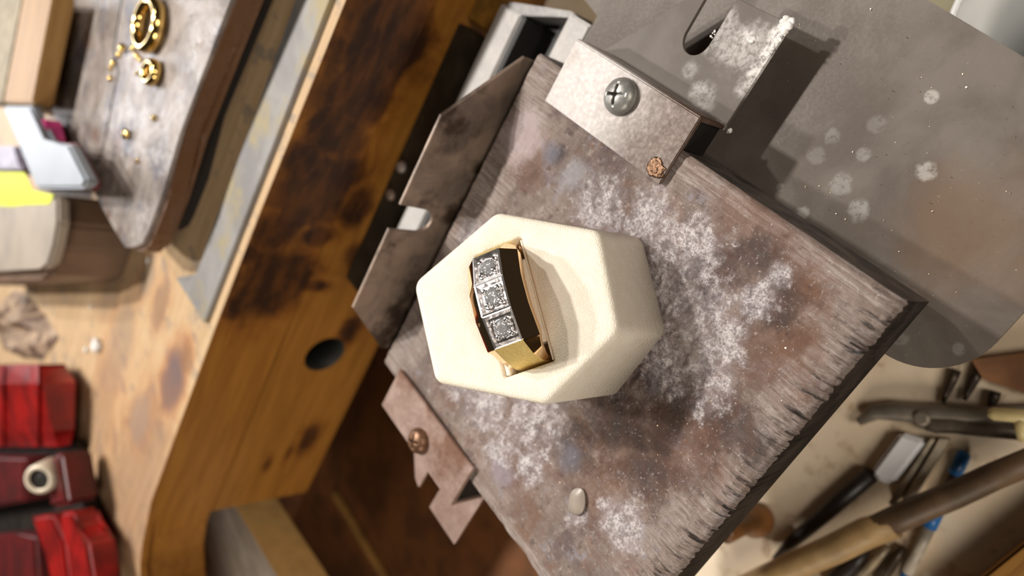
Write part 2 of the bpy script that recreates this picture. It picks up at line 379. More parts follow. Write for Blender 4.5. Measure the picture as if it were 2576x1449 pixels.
def arc(cx, cy, r, a0, a1, n=8): return [(cx + r * math.cos(math.radians(a0 + (a1 - a0) * i / n)), cy + r * math.sin(math.radians(a0 + (a1 - a0) * i / n))) for i in range(n + 1)]
def lumps(bm, c, r, n, spread, flat=0.5, seed=1):
    rd = random.Random(seed)
    for _ in range(n):
        p = Vector(c) + Vector((rd.uniform(-1, 1) * spread[0], rd.uniform(-1, 1) * spread[1], 0))
        rr = r * rd.uniform(0.5, 1.2); g = bmesh.ops.create_icosphere(bm, subdivisions=2, radius=rr)
        off = rd.uniform(0, 50)
        for v in g['verts']:
            k = 1 + 0.7 * noise.noise(v.co * (0.9 / rr) + Vector((off, 0, 0)))
            v.co = Vector((v.co.x * k, v.co.y * k, v.co.z * k * flat)) + p

# ================================================================== SETTING
fl = MT['floor'] = simple('dim_room_floor', (92, 76, 56), 0.7, 0, 0.2, 0.4)
o = box('floor', -40, 40, -40, 40, -7.6, -7.5, fl); o['kind'] = 'structure'

# ================================================================== WORKBENCH
BY = 1.065      # front edge of the bench
burn_px = [(690, 580, .10, (1, 1, .9)), (670, 705, .15, (.8, 1, 1.1)), (730, 690, .10, (1, 1, 1)), (800, 470, .14, (.8, 1, .8)), (740, 540, .08, (1, 1, 1)), (760, 400, .09, (1, 1, 1)), (850, 330, .10, (.9, 1, .9)), (890, 200, .15, (.8, 1, .9)), (960, 80, .17, (.8, 1, .8)), (870, 440, .08, (1, 1, 1)), (800, 590, .05, (1, 1, .6)), (900, 520, .07, (.7, 1, 1)), (915, 650, .07, (1, 1, 1)), (880, 830, .06, (.8, 1, 1.3)), (800, 300, .06, (1, 1, 1)), (1010, 120, .09, (.8, 1, .9)), (600, 770, .06, (1, 1, 1)), (790, 720, .05, (2, 1, .7)), (620, 640, .05, (1, 1, 1))]
burns = []
for px, py, r, s in burn_px:
    p = on_y(px, py, BY); burns.append(((p.x, p.y, p.z), r, s))
knots = []
for px, py, r, s in [(772, 1092, .062, (.7, 1, 1.3)), (668, 1156, .035, (.6, 1, 1.8)), (725, 1122, .028, (.4, 1, 1.6))]:
    p = on_y(px, py, BY + .03); knots.append(((p.x, p.y, p.z), r, s))
tb = []  # bench top burns, plus the vise's cast shadow painted as broad patches
for px, py, r, sc2, a_, col in ((437, 955, .13, (.8, 1.4, 1), .9, (92, 86, 92)), (470, 905, .06, (1, 1, 1), .5, (120, 96, 70)), (402, 770, .10, (.8, 1.4, 1), .55, (120, 100, 88)), (372, 690, .09, (.7, 1.3, 1), .6, (128, 124, 112)), (300, 880, .16, (.6, 1.2, 1), .5, (138, 130, 116)), (280, 710, .12, (.6, 1.2, 1), .5, (140, 130, 112)), (340, 1230, .35, (.7, 1.2, 1), .45, (124, 104, 88)), (250, 1040, .2, (.7, 1.2, 1), .35, (132, 112, 94)), (350, 1050, .1, (.7, 1, 1), .5, (130, 122, 116))):
    p = at(px, py, 0.2); tb.append(((p.x, p.y, p.z), r, sc2, a_, col))
pine_top = mk_pine('bench_top_wood', (196, 168, 132), (178, 148, 112), 0.5, 'x', stains=(138, 126, 116), top_burns_and_shade=tb)
pine_front = mk_pine('scorched_pine_front', (160, 108, 42), (140, 90, 32), 0.42, 'x', burns=burns)
pine_apron = mk_pine('scorched_pine_apron', (156, 106, 42), (136, 90, 32), 0.42, 'x', burns=burns + knots)
bench = thing('workbench', 'long yellow pine workbench with scorched front edge and curved cutout', 'workbench', (-0.6, 1.6, 0.2))
edge = [(3.0, .92), (0.45, 1.012), (-0.35, 1.050), (-0.9, BY), (-1.85, BY)]
edge += [(-2.06, 1.055), (-2.17, 1.01), (-2.25, 0.93), (-2.31, 0.80), (-2.35, 0.66), (-2.40, 0.52), (-2.50, 0.45)]
top_pts = edge + [(-5.2, 0.45), (-5.2, 5.5), (3.0, 5.5)]
bm = bmesh.new(); bm_prism(bm, top_pts, -0.10, 0.2)
bmesh.ops.bevel(bm, geom=[e for e in bm.edges if min(e.verts[0].co.z, e.verts[1].co.z) > 0.19], offset=0.040, segments=5, affect='EDGES')
me = mesh_from_bm(bm, 'bench_top'); o = link('bench_top', me, pine_top, bench); me.materials.append(pine_front)
ke = Mat('rubbed_varnish_edge'); e1_ = ke.noise(1, 5, .6, vec=ke.mapped(scale=(5, 3, 3))); e2_ = ke.noise(1, 5, .6, vec=ke.mapped(scale=(7, 3, 3), loc=(4, 0, 0)))
ce = ke.mix(ke.ramp(e1_, .46, .54), lin(176, 116, 62), lin(134, 126, 122)); ce = ke.mix(ke.math('MULTIPLY', ke.ramp(e2_, .50, .60), .85), ce, lin(70, 44, 28))
ke.set(ce, .35); me.materials.append(ke.m)
for p in me.polygons:
    if p.normal.z < 0.97: p.material_index = 2 if p.normal.z > 0.25 else 1
ap = box('apron', -2.02, 3.0, BY + 0.004, BY + 0.17, -0.63, -0.104, pine_apron, bench, 0.012)
hc = on_y(818, 893, BY)
hole = lathe('hole_cutter', [(0.096, -0.05), (0.096, 0.40)], (hc.x, BY, hc.z), None, None, 40, Vector((0, 1, 0)))
cut(ap, [hole])
ap.data.materials.append(simple('hole_shade', (34, 34, 29), .6, 0, .3, 8))  # dark colour paints the shade inside the hole
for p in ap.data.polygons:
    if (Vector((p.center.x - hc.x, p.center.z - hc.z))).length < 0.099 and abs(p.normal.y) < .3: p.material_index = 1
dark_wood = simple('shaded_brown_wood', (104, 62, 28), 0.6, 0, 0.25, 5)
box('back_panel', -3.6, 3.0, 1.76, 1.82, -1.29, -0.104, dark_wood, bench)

# arm board and drawer below the bench
rail_wood_top = mk_pine('worn_grey_board', (224, 212, 196), (186, 172, 156), 0.6, 'y', stains=(236, 228, 216))
pine_side = simple('fresh_pine_side', (250, 206, 134), 0.45, 0, 0.1, 6)
a, b = at(578, 1246, -0.4), at(697, 1449, -0.4)
c, d = at(512, 1205, -0.4), at(500, 1330, -0.4)
arm = thing('drawer_arm', 'narrow wooden rail with worn grey top and fresh pine side below the bench front', 'rail', (a.x, a.y, -0.64))
lf = [(a.x, a.y), (b.x + 0.0, b.y), (b.x + (b.x - a.x), b.y + (b.y - a.y)), (b.x - 0.75, b.y + (b.y - a.y)), (a.x - .62, a.y - .15), (a.x - 0.26, a.y + 0.30)]
bm = bmesh.new(); bm_prism(bm, lf, -0.64, -0.4, 0.008, 2); me = mesh_from_bm(bm, 'rail_body'); o = link('rail_body', me, rail_wood_top, arm); me.materials.append(pine_side)
for p in me.polygons:
    if p.normal.z < 0.9: p.material_index = 1

sand = Mat('dusty_drawer_board'); n1 = sand.noise(3, 6, 0.6); n2 = sand.noise(12, 6, 0.6)
cc = sand.mix(sand.ramp(n1, 0.35, 0.65), lin(246, 228, 202), lin(236, 214, 182)); cc = sand.mix(sand.math('MULTIPLY', sand.ramp(n2, 0.56, 0.7), 0.5), cc, lin(150, 112, 78))
sand.set(cc, 0.7); sand = sand.m
DZ = -1.30
drawer = thing('tool_drawer', 'open shallow wooden drawer with dusty bottom under the bench pin', 'drawer', (-0.6, -0.4, DZ))
prism('drawer_bottom', [(-.999, 1.83), (-.999, -1.8), (1.0, -1.8), (1.0, 1.83)], DZ - 0.06, DZ, sand, drawer)
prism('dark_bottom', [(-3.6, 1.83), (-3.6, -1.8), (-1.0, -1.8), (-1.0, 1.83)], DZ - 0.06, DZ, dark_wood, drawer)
p0, p1 = at(846, 1240, DZ), at(985, 1475, DZ)
tube('batten', [(p0.x, p0.y, DZ + .01), (p1.x, p1.y, DZ + .01)], 0.035, simple('tan_batten', (160, 118, 62), 0.5), drawer, 8, 0.6, Vector((0, 0, 1)), False)
for q0, q1, nm in (((2440, 1475), (2620, 1330), 'front_board'),):
    p0, p1 = at(*q0, DZ + .12), at(*q1, DZ + .12); dv = (p1 - p0).normalized(); nv = Vector((dv.y, -dv.x, 0))
    p0 = p0 - dv * 1.2; p1 = p1 + dv * 0.5
    if (nv.x * 1 + nv.y * -1) < 0: nv = -nv
    prism(nm, [(p0.x, p0.y), (p1.x, p1.y), (p1.x + nv.x * .3, p1.y + nv.y * .3), (p0.x + nv.x * .3, p0.y + nv.y * .3)], DZ, DZ + .12, mk_pine('drawer_front_pine', (176, 128, 62), (150, 104, 46), .5, 'x'), drawer, .01)

# ================================================================== MOUNTING RAIL on the bench front
rail = thing('mounting_rail', 'pale steel channel rail behind the bench pin with dark groove', 'rail', (0.25, 0.7, -0.25))
box('front_lip', -0.62, 0.722, 0.432, 0.53, -0.32, -0.2, MT['rail'], rail, 0.006)
box('rear_lip', -0.62, 0.642, 0.712, 0.822, -0.32, -0.2, MT['rail'], rail, 0.006)
box('groove', -0.62, 0.70, 0.531, 0.711, -0.36, -0.30, MT['black'], rail)
box('groove_shade', -0.62, 0.642, 0.690, 0.711, -0.30, -0.206, MT['black'], rail)  # black strip paints the shade on the rear lip's inner face
prism('end_strip', [(0.643, 0.712), (0.643, 0.80), (0.656, 0.80), (0.728, 0.531), (0.722, 0.50), (0.708, 0.531)], -0.30, -0.205, MT['bar'], rail, 0.003)
box('wall_bracket', -0.62, 0.50, 0.822, BY + 0.003, -0.34, -0.275, MT['rail_shade'], rail, 0.004)
for px, py in ((1010, 420), (983, 490)):
    p = at(px, py, -0.27); lathe('bolt', [(0.022, -0.01), (0.022, 0.004), (0.014, 0.012)], (p.x, p.y, -0.27), MT['bracket'], rail, 20)
bw = box('backing_board', 0.52, 0.64, 0.85, BY + 0.001, -0.50, -0.30, simple('tan_backing_wood', (150, 108, 44), 0.5), rail, 0.01)

# ================================================================== STEEL TRAY PLATE
TZ = -0.2
tp = [(0.30, 0.428), (0.752, 0.428), (0.80, 0.60), (1.10, 0.60), (1.092, -0.353), (1.064, -0.60), (1.05, -0.845)]
tp += arc(0.60, -0.70, 0.145, 270, 180, 14) + [(0.40, -0.60), (0.30, -0.50)]
bm = bmesh.new(); bm_prism(bm, tp, TZ - 0.014, TZ)
bn = Vector((0.225, 1.0, 0)).normalized(); b0 = Vector((1.04, -0.35, 0))
def tray_z(x, y):
    t = -(Vector((x, y, 0)) - b0).dot(bn)
    return 0.0 if t < -0.05 else (-0.13 * (t + 0.05) ** 2 / 0.2 if t < 0.05 else -0.13 * t)
for k_ in range(-3, 4):
    bmesh.ops.bisect_plane(bm, geom=bm.verts[:] + bm.edges[:] + bm.faces[:], plane_co=b0 + bn * (k_ * 0.0167), plane_no=bn)
for v in bm.verts: v.co.z += tray_z(v.co.x, v.co.y)
me = mesh_from_bm(bm, 'steel_tray'); tray = link('steel_tray', me, MT['tray'])
tag(tray, 'large spotted grey brown steel plate with rounded corner, under the wooden block', 'metal plate')

# ================================================================== BENCH PIN (block with bolted sheet metal)
pin = thing('bench_pin', 'square scorched wooden soldering block with sheet steel brackets holding the ring stand', 'bench pin', (0.06, -0.17, TZ))
X0, X1, Y0, Y1 = -0.485, 0.604, -0.722, 0.385
def make_block():
    nx, ny = 380, 380; bm = bmesh.new(); top = []
    nz = lambda x, y, s, o=0: noise.noise(Vector((x * s, y * s, o)))
    for j in range(ny + 1):
        row = []
        for i in range(nx + 1):
            x = X0 + (X1 - X0) * i / nx; y = Y0 + (Y1 - Y0) * j / ny
            ex, ey = min(x - X0, X1 - x), min(y - Y0, Y1 - y)
            z = 0.006 * nz(x, y, 7, 3) + 0.004 * nz(x, y, 19, 1) + 0.0032 * nz(x, y, 48, 5)
            flatten = min(1, ex / 0.10) * min(1, (Y1 - y) / 0.15) if x < X1 - 0.1 else min(1, (X1 - x) / 0.2)
            if y > -0.25: z *= max(0.1, min(1.0, flatten))
            z += 0.0025 * noise.noise(Vector((x * 60, y * 4, 9)))
            dd = max(0.0, 1 - math.hypot((x - .33) / .30, (y + .30) / .34)) + max(0.0, 1 - math.hypot((x + .16) / .2, (y + .1) / .22)) + .35 * max(0.0, 1 - math.hypot(x / .5, (y + .4) / .3))
            if dd > 0 and y > Y0 + .06: z += min(1, dd * 1.6) * (0.0036 * noise.noise(Vector((x * 38, y * 38, 2))) + 0.0028 * noise.noise(Vector((x * 85, y * 85, 6))))
            # round the worn corner shoulders
            for e in (ex, ey):
                if e < 0.012: z -= 0.010 * (1 - e / 0.012) ** 2
            chip = 0.0
            if y - Y0 < 0.10:   # broken end grain at the near edge
                cval = noise.noise(Vector((x * 42, 2.0, 4))) * 0.6 + noise.noise(Vector((x * 95, 7, 4))) * 0.6
                depth = 0.03 + 0.055 * max(0, cval)
                if y - Y0 < depth: z -= 0.04 * (1 - (y - Y0) / depth) * (0.35 + max(0, cval))
            yy = y
            if j == 0: yy += 0.004 * noise.noise(Vector((x * 90, 1, 1)))
            row.append(bm.verts.new((x, yy, z - 0.004)))
        top.append(row)
    for j in range(ny):
        for i in range(nx): bm.faces.new((top[j][i], top[j][i + 1], top[j + 1][i + 1], top[j + 1][i]))
    loop = top[0][:] + [top[j][nx] for j in range(1, ny + 1)] + top[ny][-2::-1] + [top[j][0] for j in range(ny - 1, 0, -1)]
    bot = [bm.verts.new((v.co.x, min(max(v.co.y, Y0 + .004), Y1), TZ + 0.001)) for v in loop]; n = len(loop)
    for i in range(n): bm.faces.new((loop[i], bot[i], bot[(i + 1) % n], loop[(i + 1) % n]))
    bm.faces.new(bot)
    return mesh_from_bm(bm, 'wood_block')
me = make_block(); blk = link('wood_block', me, MT['block'], pin, True); me.materials.append(simple('block_side_shaded', (54, 46, 42), 0.7, 0, 0.4, 16, 0.4, (28, 24, 21), 0.2))  # near end face darkened, its shade is put into the colour
me.materials.append(simple('block_side_lit', (104, 94, 88), 0.6, 0, 0.35, 16, 0.3))  # same wood painted lighter for the side that catches light
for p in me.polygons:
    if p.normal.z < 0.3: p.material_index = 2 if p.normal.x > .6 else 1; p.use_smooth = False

def slot_pts(u0, u1, depth, ub):          # boundary of a round ended slot opening towards larger v
    r = (u1 - u0) / 2
    return r
def bracket(sx, x_in, x_fold, x_out, ya, yb, notch0, zl, mat, screw_mat, lab):
    T = 0.011
    bm = bmesh.new()
    # folded strip: top flange on the block, drop, lower flange as one bent sheet of constant thickness
    prof = [(x_in, 0.004 + T), (x_fold - sx * 0.004, 0.004 + T), (x_fold, T - 0.001), (x_fold, zl + 0.006), (x_fold + sx * 0.005, zl + T * .5)]
    # top flange + leg
    out = [(x_in, 0.003, 0), (x_in, 0.003 + T, 0), (x_fold - sx * .005, 0.003 + T, 0), (x_fold, 0.003 + T - .005, 0), (x_fold, zl, 0), (x_fold - sx * T, zl, 0), (x_fold - sx * T, 0.003, 0)]
    a = [bm.verts.new((x, ya, z)) for x, z, _ in out]; b = [bm.verts.new((x, yb, z)) for x, z, _ in out]
    n = len(out)
    bm.faces.new(a); bm.faces.new(b[::-1])
    for i in range(n): bm.faces.new((a[i], b[i], b[(i + 1) % n], a[(i + 1) % n]))
    bmesh.ops.bevel(bm, geom=bm.edges[:], offset=.0022, segments=2, affect='EDGES')
    # lower flange with its slot and cut corner
    nr = 0.039; nc = notch0 + nr; xb = x_out - sx * 0.115
    pts = [(x_fold - sx * T, ya), (x_out, ya), (x_out, notch0)]
    pts += [(xb - sx * nr * math.sin(math.radians(t)), nc - nr * math.cos(math.radians(t))) for t in range(0, 181, 15)]
    pts += [(x_out - sx * .01, notch0 + 2 * nr), (x_out - sx * .02, notch0 + 2 * nr + .03), (x_fold + sx * .11, yb - .09), (x_fold, yb), (x_fold - sx * T, yb)]
    o = link('side_bracket', mesh_from_bm(bm, 'side_bracket'), mat, pin)
    f = prism('slotted_flange', pts, zl - T, zl, screw_mat or mat, o, .001, 1)
    o['label'] = lab
    return o
br1 = bracket(1, 0.516, 0.690, 0.936, -0.168, 0.262, -0.016, -0.10, MT['bracket_top'], MT['flange'], 'bright folded steel bracket with white flux on its flange')
br2 = bracket(-1, -0.428, -0.582, -0.795, -0.140, 0.285, 0.012, -0.12, MT['bracket2'], None, 'brown heat tinted folded steel bracket')
def screw(px, py, z, r, mat, par, rot, lab):
    p = at(px, py, z)
    prof = [(r * 0.98, 0.0), (r, 0.15 * r), (r * .93, .38 * r), (r * .75, .56 * r), (r * .5, .67 * r), (r * .2, .71 * r), (0.0005, .72 * r)]
    o = lathe('screw', prof, (p.x, p.y, z), mat, par, 36)
    bmc = bmesh.new()
    for k in range(2):
        a = rot + k * math.pi / 2; ux, uy = math.cos(a), math.sin(a); w, l = r * 0.12, r * 0.52
        q = [(p.x + ux * l + uy * w * .7, p.y + uy * l - ux * w * .7), (p.x + ux * l - uy * w * .7, p.y + uy * l + ux * w * .7), (p.x - ux * l - uy * w * .7, p.y - uy * l + ux * w * .7), (p.x - ux * l + uy * w * .7, p.y - uy * l - ux * w * .7)]
        c = prism('cutter', q, z + r * 0.22, z + r, None); cut(o, [c])
    o['label'] = lab; o.parent = par; return o
screw(1565, 244, 0.014, 0.045, MT['screw'], br1, 0.35, 'grey cross head screw')
screw(1056, 1108, 0.014, 0.040, MT['screw2'], br2, 0.5, 'brown tarnished cross head screw')
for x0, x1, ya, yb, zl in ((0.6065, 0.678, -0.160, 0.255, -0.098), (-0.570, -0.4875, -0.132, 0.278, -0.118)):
    box('shade_filler', x0, x1, ya, yb, zl, 0.002, MT['black'], pin)  # black box added to stand in for shade under the bracket overhang
for q0, q1, w_ in (((2128, 884), (2184, 902), .0022), ((2222, 812), (2250, 822), .0022)):
    a_, b_ = at(*q0, .004), at(*q1, .004); n_ = Vector((b_.y - a_.y, a_.x - b_.x, 0)).normalized() * w_
    prism('crack', [(a_.x, a_.y), (b_.x + n_.x, max(b_.y + n_.y, Y0 - .002)), (b_.x - n_.x, max(b_.y - n_.y, Y0 - .002))], -.03, .0045, MT['black'], pin)
# solder splash on the bracket corner
p = at(1662, 430, 0.016); bm = bmesh.new()
bmesh.ops.create_icosphere(bm, subdivisions=4, radius=1.0)
for v in bm.verts:
    k = 1 + 0.35 * noise.noise(v.co * 2.2); h = 1 + 0.8 * noise.noise(v.co * 6)
    v.co = Vector((p.x - 0.002 + v.co.x * 0.021 * k, p.y + 0.016 + v.co.y * 0.026 * k, 0.0140 + v.co.z * 0.0035 * h))
link('solder_splash', mesh_from_bm(bm, 'solder_splash'), MT['solder'], br1, True)['label'] = 'coppery solder splash on the corner'
# white flux on the flange
bm = bmesh.new(); zf = -0.10
for (px, py, r, n, sp, fl_) in ((1976, 60, .0085, 16, (.013, .010), .7), (1962, 90, .004, 12, (.008, .008), .4), (1940, 125, .0035, 12, (.014, .004), .3), (1890, 98, .007, 5, (.006, .006), .8), (1832, 330, .006, 4, (.004, .004), .6), (1795, 85, .0025, 8, (.010, .004), .4)):
    p = at(px, py, zf); lumps(bm, (p.x, p.y, zf), r, n, sp, fl_, int(px + py))
o = link('flux_crust', mesh_from_bm(bm, 'flux_crust'), MT['powder'], br1, True); o['kind'] = 'stuff'; o['label'] = 'white crusted flux'
# upright plate behind the block, with slot
YB, ZT, TT = 0.412, 0.180, 0.012
pp = [(-0.45, -0.19), (-0.45, 0.0), (-0.285, ZT), (-0.003, ZT)]
nr = 0.039
pp += [(0.036 - nr * math.cos(math.radians(t)), 0.082 - nr * math.sin(math.radians(t))) for t in range(0, 181, 15)]
pp += [(0.078, ZT), (0.357, ZT), (0.575, 0.0), (0.575, -0.19)]
bm = bmesh.new(); a = [bm.verts.new((x, YB, z)) for x, z in pp]; b = [bm.verts.new((x, YB + TT, z)) for x, z in pp]; n = len(pp)
bm.faces.new(a); bm.faces.new(b[::-1])
for i in range(n): bm.faces.new((a[i], b[i], b[(i + 1) % n], a[(i + 1) % n]))
bmesh.ops.bevel(bm, geom=[e for e in bm.edges if abs(e.verts[0].co.y - e.verts[1].co.y) < 1e-6], offset=0.002, segments=1, affect='EDGES')
o = link('back_plate', mesh_from_bm(bm, 'back_plate'), MT['back_plate'], pin); o['label'] = 'smoke darkened upright steel plate with slot'
bm = bmesh.new(); p = at(1452, 1262, 0); rings = []
for r_ in (1.0, .93, .8, .6, .35):
    rings.append([bm.verts.new((p.x + r_ * .034 * math.cos(t) * (1 + .10 * math.sin(2 * t + 1) + .08 * math.sin(3 * t)), p.y + r_ * .027 * math.sin(t) * (1 + .12 * math.sin(2 * t)), .001 + .0075 * (1 - r_ ** 3))) for t in [2 * math.pi * q / 40 for q in range(40)]])
for ra, rb in zip(rings, rings[1:]):
    for q in range(40): bm.faces.new((ra[q], ra[(q + 1) % 40], rb[(q + 1) % 40], rb[q]))
bm.faces.new(rings[-1]); bm.faces.new(rings[0][::-1])
o = link('glue_drop', mesh_from_bm(bm, 'glue_drop'), simple('dried_glue', (160, 148, 136), .35, 0, .1, 20), pin, True); o['label'] = 'pale dried drop on the wood'
# glints of filings on block and tray
def flakes(name, spots, n, size, mat, seed, label, cat):
    rd = random.Random(seed); bm = bmesh.new()
    for _ in range(n):
        x0, x1, y0, y1, z = spots[rd.randrange(len(spots))]
        c = Vector((rd.uniform(x0, x1), rd.uniform(y0, y1), z))
        if z > 0 and (c.xy - Vector((.155, -.15))).length < .30: continue
        if z < 0: c.z += tray_z(c.x, c.y) + .0015
        s = size * rd.uniform(.4, 1.3)
        vs = [bm.verts.new(c + Vector((rd.uniform(-1, 1) * s, rd.uniform(-1, 1) * s, rd.uniform(0.0, .8) * s))) for _ in range(4)]
        for f in ((0, 1, 2), (0, 2, 3), (0, 1, 3), (1, 2, 3)): bm.faces.new([vs[k] for k in f])
    o = link(name, mesh_from_bm(bm, name), mat); return tag(o, label, cat, None, 'stuff')
flakes('metal_filings', [(-0.38, 0.58, -0.68, -0.2, 0.013), (-0.38, 0.49, -0.68, 0.22, 0.013), (0.64, 1.04, -0.80, -0.35, TZ), (0.70, 1.04, -0.3, 0.3, TZ)], 520, 0.0017, MT['brass_flake'], 5, 'fine glinting gold filings scattered over the block and plate', 'filings')

# ================================================================== RING STAND
PN = Vector((0.3098529, -0.13782785, 0.94074155)).normalized(); PC = Vector((.278, -.363, .186))
E1 = Vector((-0.50752096, -0.86066017, 0.0410675)); E1 = (E1 - PN * E1.dot(PN)).normalized(); E2 = PN.cross(E1).normalized()
def onpad(px, py, off=0.0):
    r = ray(px, py); t = (PC + PN * off - CAM).dot(PN) / r.dot(PN); return CAM + r * t
RC = onpad(1290, 770)                       # slot centre on the pad
hexv = [onpad(*q) for q in ((1246, 531), (1511, 578), (1562, 834), (1374, 1019), (1091, 962), (1036, 711))]
planez = lambda x, y: PC.z - (PN.x * (x - PC.x) + PN.y * (y - PC.y)) / PN.z
stand = thing('ring_stand', 'cream leatherette hexagonal ring stand with sloping top on the wooden block', 'ring stand', (RC.x, RC.y, 0.0))
def rounded_poly(pts, r, n=8):
    out = []; N = len(pts)
    for i in range(N):
        p, a, b = Vector(pts[i]), Vector(pts[i - 1]), Vector(pts[(i + 1) % N])
        u, v = (a - p).normalized(), (b - p).normalized(); h = math.acos(max(-1, min(1, u.dot(v)))) / 2
        c = p + (u + v).normalized() * (r / math.sin(h)); t = r / math.tan(h)
        s, e = p + u * t - c, p + v * t - c
        a0, a1 = math.atan2(s.y, s.x), math.atan2(e.y, e.x); d = (a1 - a0 + math.pi) % (2 * math.pi) - math.pi
        out += [c + Vector((math.cos(a0 + d * k / n), math.sin(a0 + d * k / n))) * r for k in range(n + 1)]
    return out
hexuv = [((v - RC).dot(E2), (v - RC).dot(E1)) for v in hexv]
def offset_poly(pts, d):
    P2 = [Vector(p) for p in pts]; N = len(P2); ar = sum(P2[i].x * P2[(i + 1) % N].y - P2[(i + 1) % N].x * P2[i].y for i in range(N)); sg = 1 if ar > 0 else -1
    out = []
    for i in range(N):
        p, a, b = P2[i], P2[i - 1], P2[(i + 1) % N]; e0, e1 = (p - a).normalized(), (b - p).normalized()
        n0, n1 = Vector((-e0.y, e0.x)) * sg, Vector((-e1.y, e1.x)) * sg; k = (n0 + n1).normalized(); out.append(p + k * (d / max(.2, k.dot(n0))))
    return out
SU, SV = 0.060, 0.146                        # half size of the slot
slot = [(-SU, -SV), (SU, -SV), (SU, SV), (-SU, SV)]
_c = math.atan2(SV, SU)
ANG = sorted({round(2 * math.pi * k / 300, 6) for k in range(300)} | {round((b + s * (_c + e)) % (2 * math.pi), 6) for b in (0, math.pi) for s in (-1, 1) for e in [x * .0045 for x in range(-8, 9)]})
def polar(poly):
    res = []; N = len(poly); poly = [Vector(p) for p in poly]
    for th in ANG:
        d = Vector((math.cos(th), math.sin(th))); best = 0
        for i in range(N):
            a, b = poly[i], poly[(i + 1) % N]; e = b - a; den = d.x * e.y - d.y * e.x
            if abs(den) < 1e-12: continue
            t = (a.x * e.y - a.y * e.x) / den; s = (a.x * d.y - a.y * d.x) / den
            if t > 0 and -1e-9 <= s <= 1 + 1e-9: best = max(best, t)
        res.append(d * best)
    return res
bm = bmesh.new(); loops = []
def pad_loop(poly, w):
    loops.append([bm.verts.new(RC + E2 * p.x + E1 * p.y + PN * w) for p in polar(poly)])
BR = 0.016
base_poly = rounded_poly(hexuv, 0.034)
top_ring = polar(base_poly)
# walls drop straight down to the block
ground = []
for p in top_ring:
    q = RC + E2 * p.x + E1 * p.y - PN * BR; ground.append(bm.verts.new((q.x, q.y, 0.004)))
loops.append(ground)
for a in (0, 22, 45, 67, 90):
    ins = BR * (1 - math.cos(math.radians(a))); w = -BR + BR * math.sin(math.radians(a))
    pad_loop(rounded_poly([tuple(v) for v in offset_poly(hexuv, ins)], max(0.012, 0.034 - ins)), w)
pad_loop(rounded_poly([tuple(v) for v in offset_poly(hexuv, 0.022)], 0.012), 0.0)
g = 0.005
for dd, w in ((0.007, 0.0), (0.0035, -0.0012), (0.001, -0.004), (0.0, -0.009), (0.0, -0.05)):
    pad_loop(rounded_poly([(x + math.copysign(dd, x), y + math.copysign(dd, y)) for x, y in slot], 0.005 + dd, 4), w)
for a, b in zip(loops, loops[1:]):
    N = len(a)
    for i in range(N): bm.faces.new((a[i], a[(i + 1) % N], b[(i + 1) % N], b[i]))
bm.faces.new(loops[-1]); bm.faces.new(loops[0][::-1])
body = link('padded_body', mesh_from_bm(bm, 'padded_body'), MT['leather'], stand, True)
# tongue inside the slot that carries the ring
bm = bmesh.new()
def uvw(u, v, w): return RC + E2 * u + E1 * v + PN * w
def bm_box_uvw(bm, u0, u1, v0, v1, w0, w1, bev=0):
    vs = [bm.verts.new(uvw(u, v, w)) for w in (w0, w1) for u, v in ((u0, v0), (u1, v0), (u1, v1), (u0, v1))]
    fs = [bm.faces.new([vs[k] for k in f]) for f in ((3, 2, 1, 0), (4, 5, 6, 7), (0, 1, 5, 4), (1, 2, 6, 5), (2, 3, 7, 6), (3, 0, 4, 7))]
    if bev: bmesh.ops.bevel(bm, geom=list({e for f in fs for e in f.edges}), offset=bev, segments=2, affect='EDGES')
bm_box_uvw(bm, -SU + .003, SU - .001, -0.098, 0.098, -0.049, -0.006, 0.005)
bm_box_uvw(bm, .0535, SU - .0008, -0.1445, 0.1445, -0.049, -0.007, 0.002); bm_box_uvw(bm, -SU + .0008, -.0470, -0.1445, 0.1445, -0.049, -0.007, 0.002)
link('tongue', mesh_from_bm(bm, 'tongue'), MT['leather'], stand)

# ================================================================== RING
ring = thing('diamond_ring', 'gold ring with three square set diamonds in a row standing in the cream stand', 'ring', tuple(RC))
TILT = math.radians(0)
def rp(u, v, w): return uvw(u + 0.004, v, w)
# stations round the finger: v, w of the outside, half width of flat top, drop of bevel, half width of side, inner v, inner w
ST = [(-0.136, -0.047, .036, .004, .044, -0.104, -0.047), (-0.139, 0.0, .034, .005, .046, -0.103, 0.0), (-0.128, 0.045, .032, .014, .053, -0.096, 0.02),
      (-0.104, 0.088, .033, .028, .063, -0.080, 0.036), (-0.035, 0.110, .035, .028, .064, -0.030, 0.052), (0.035, 0.110, .035, .028, .064, 0.030, 0.052), (0.104, 0.088, .033, .028, .063, 0.080, 0.036),
      (0.128, 0.045, .032, .014, .053, 0.096, 0.02), (0.139, 0.0, .034, .005, .046, 0.103, 0.0), (0.136, -0.047, .036, .004, .044, 0.104, -0.047)]
def out_n(i):
    if 3 <= i <= 6: return Vector((math.copysign(.22 if i in (3, 6) else .08, ST[i][0]), 1)).normalized()
    a, b = ST[max(0, i - 1)], ST[min(len(ST) - 1, i + 1)]; t = Vector((b[0] - a[0], b[1] - a[1])).normalized(); return Vector((-t.y, t.x))
bm = bmesh.new(); secs = []; seg_of = []
SUBS = 5
def station(i, f):
    a, b = ST[i], ST[min(i + 1, len(ST) - 1)]; lerp = [p + (q - p) * f for p, q in zip(a, b)]
    n0, n1 = out_n(i), out_n(min(i + 1, len(ST) - 1)); n = n0.lerp(n1, f)
    return lerp, n.normalized()
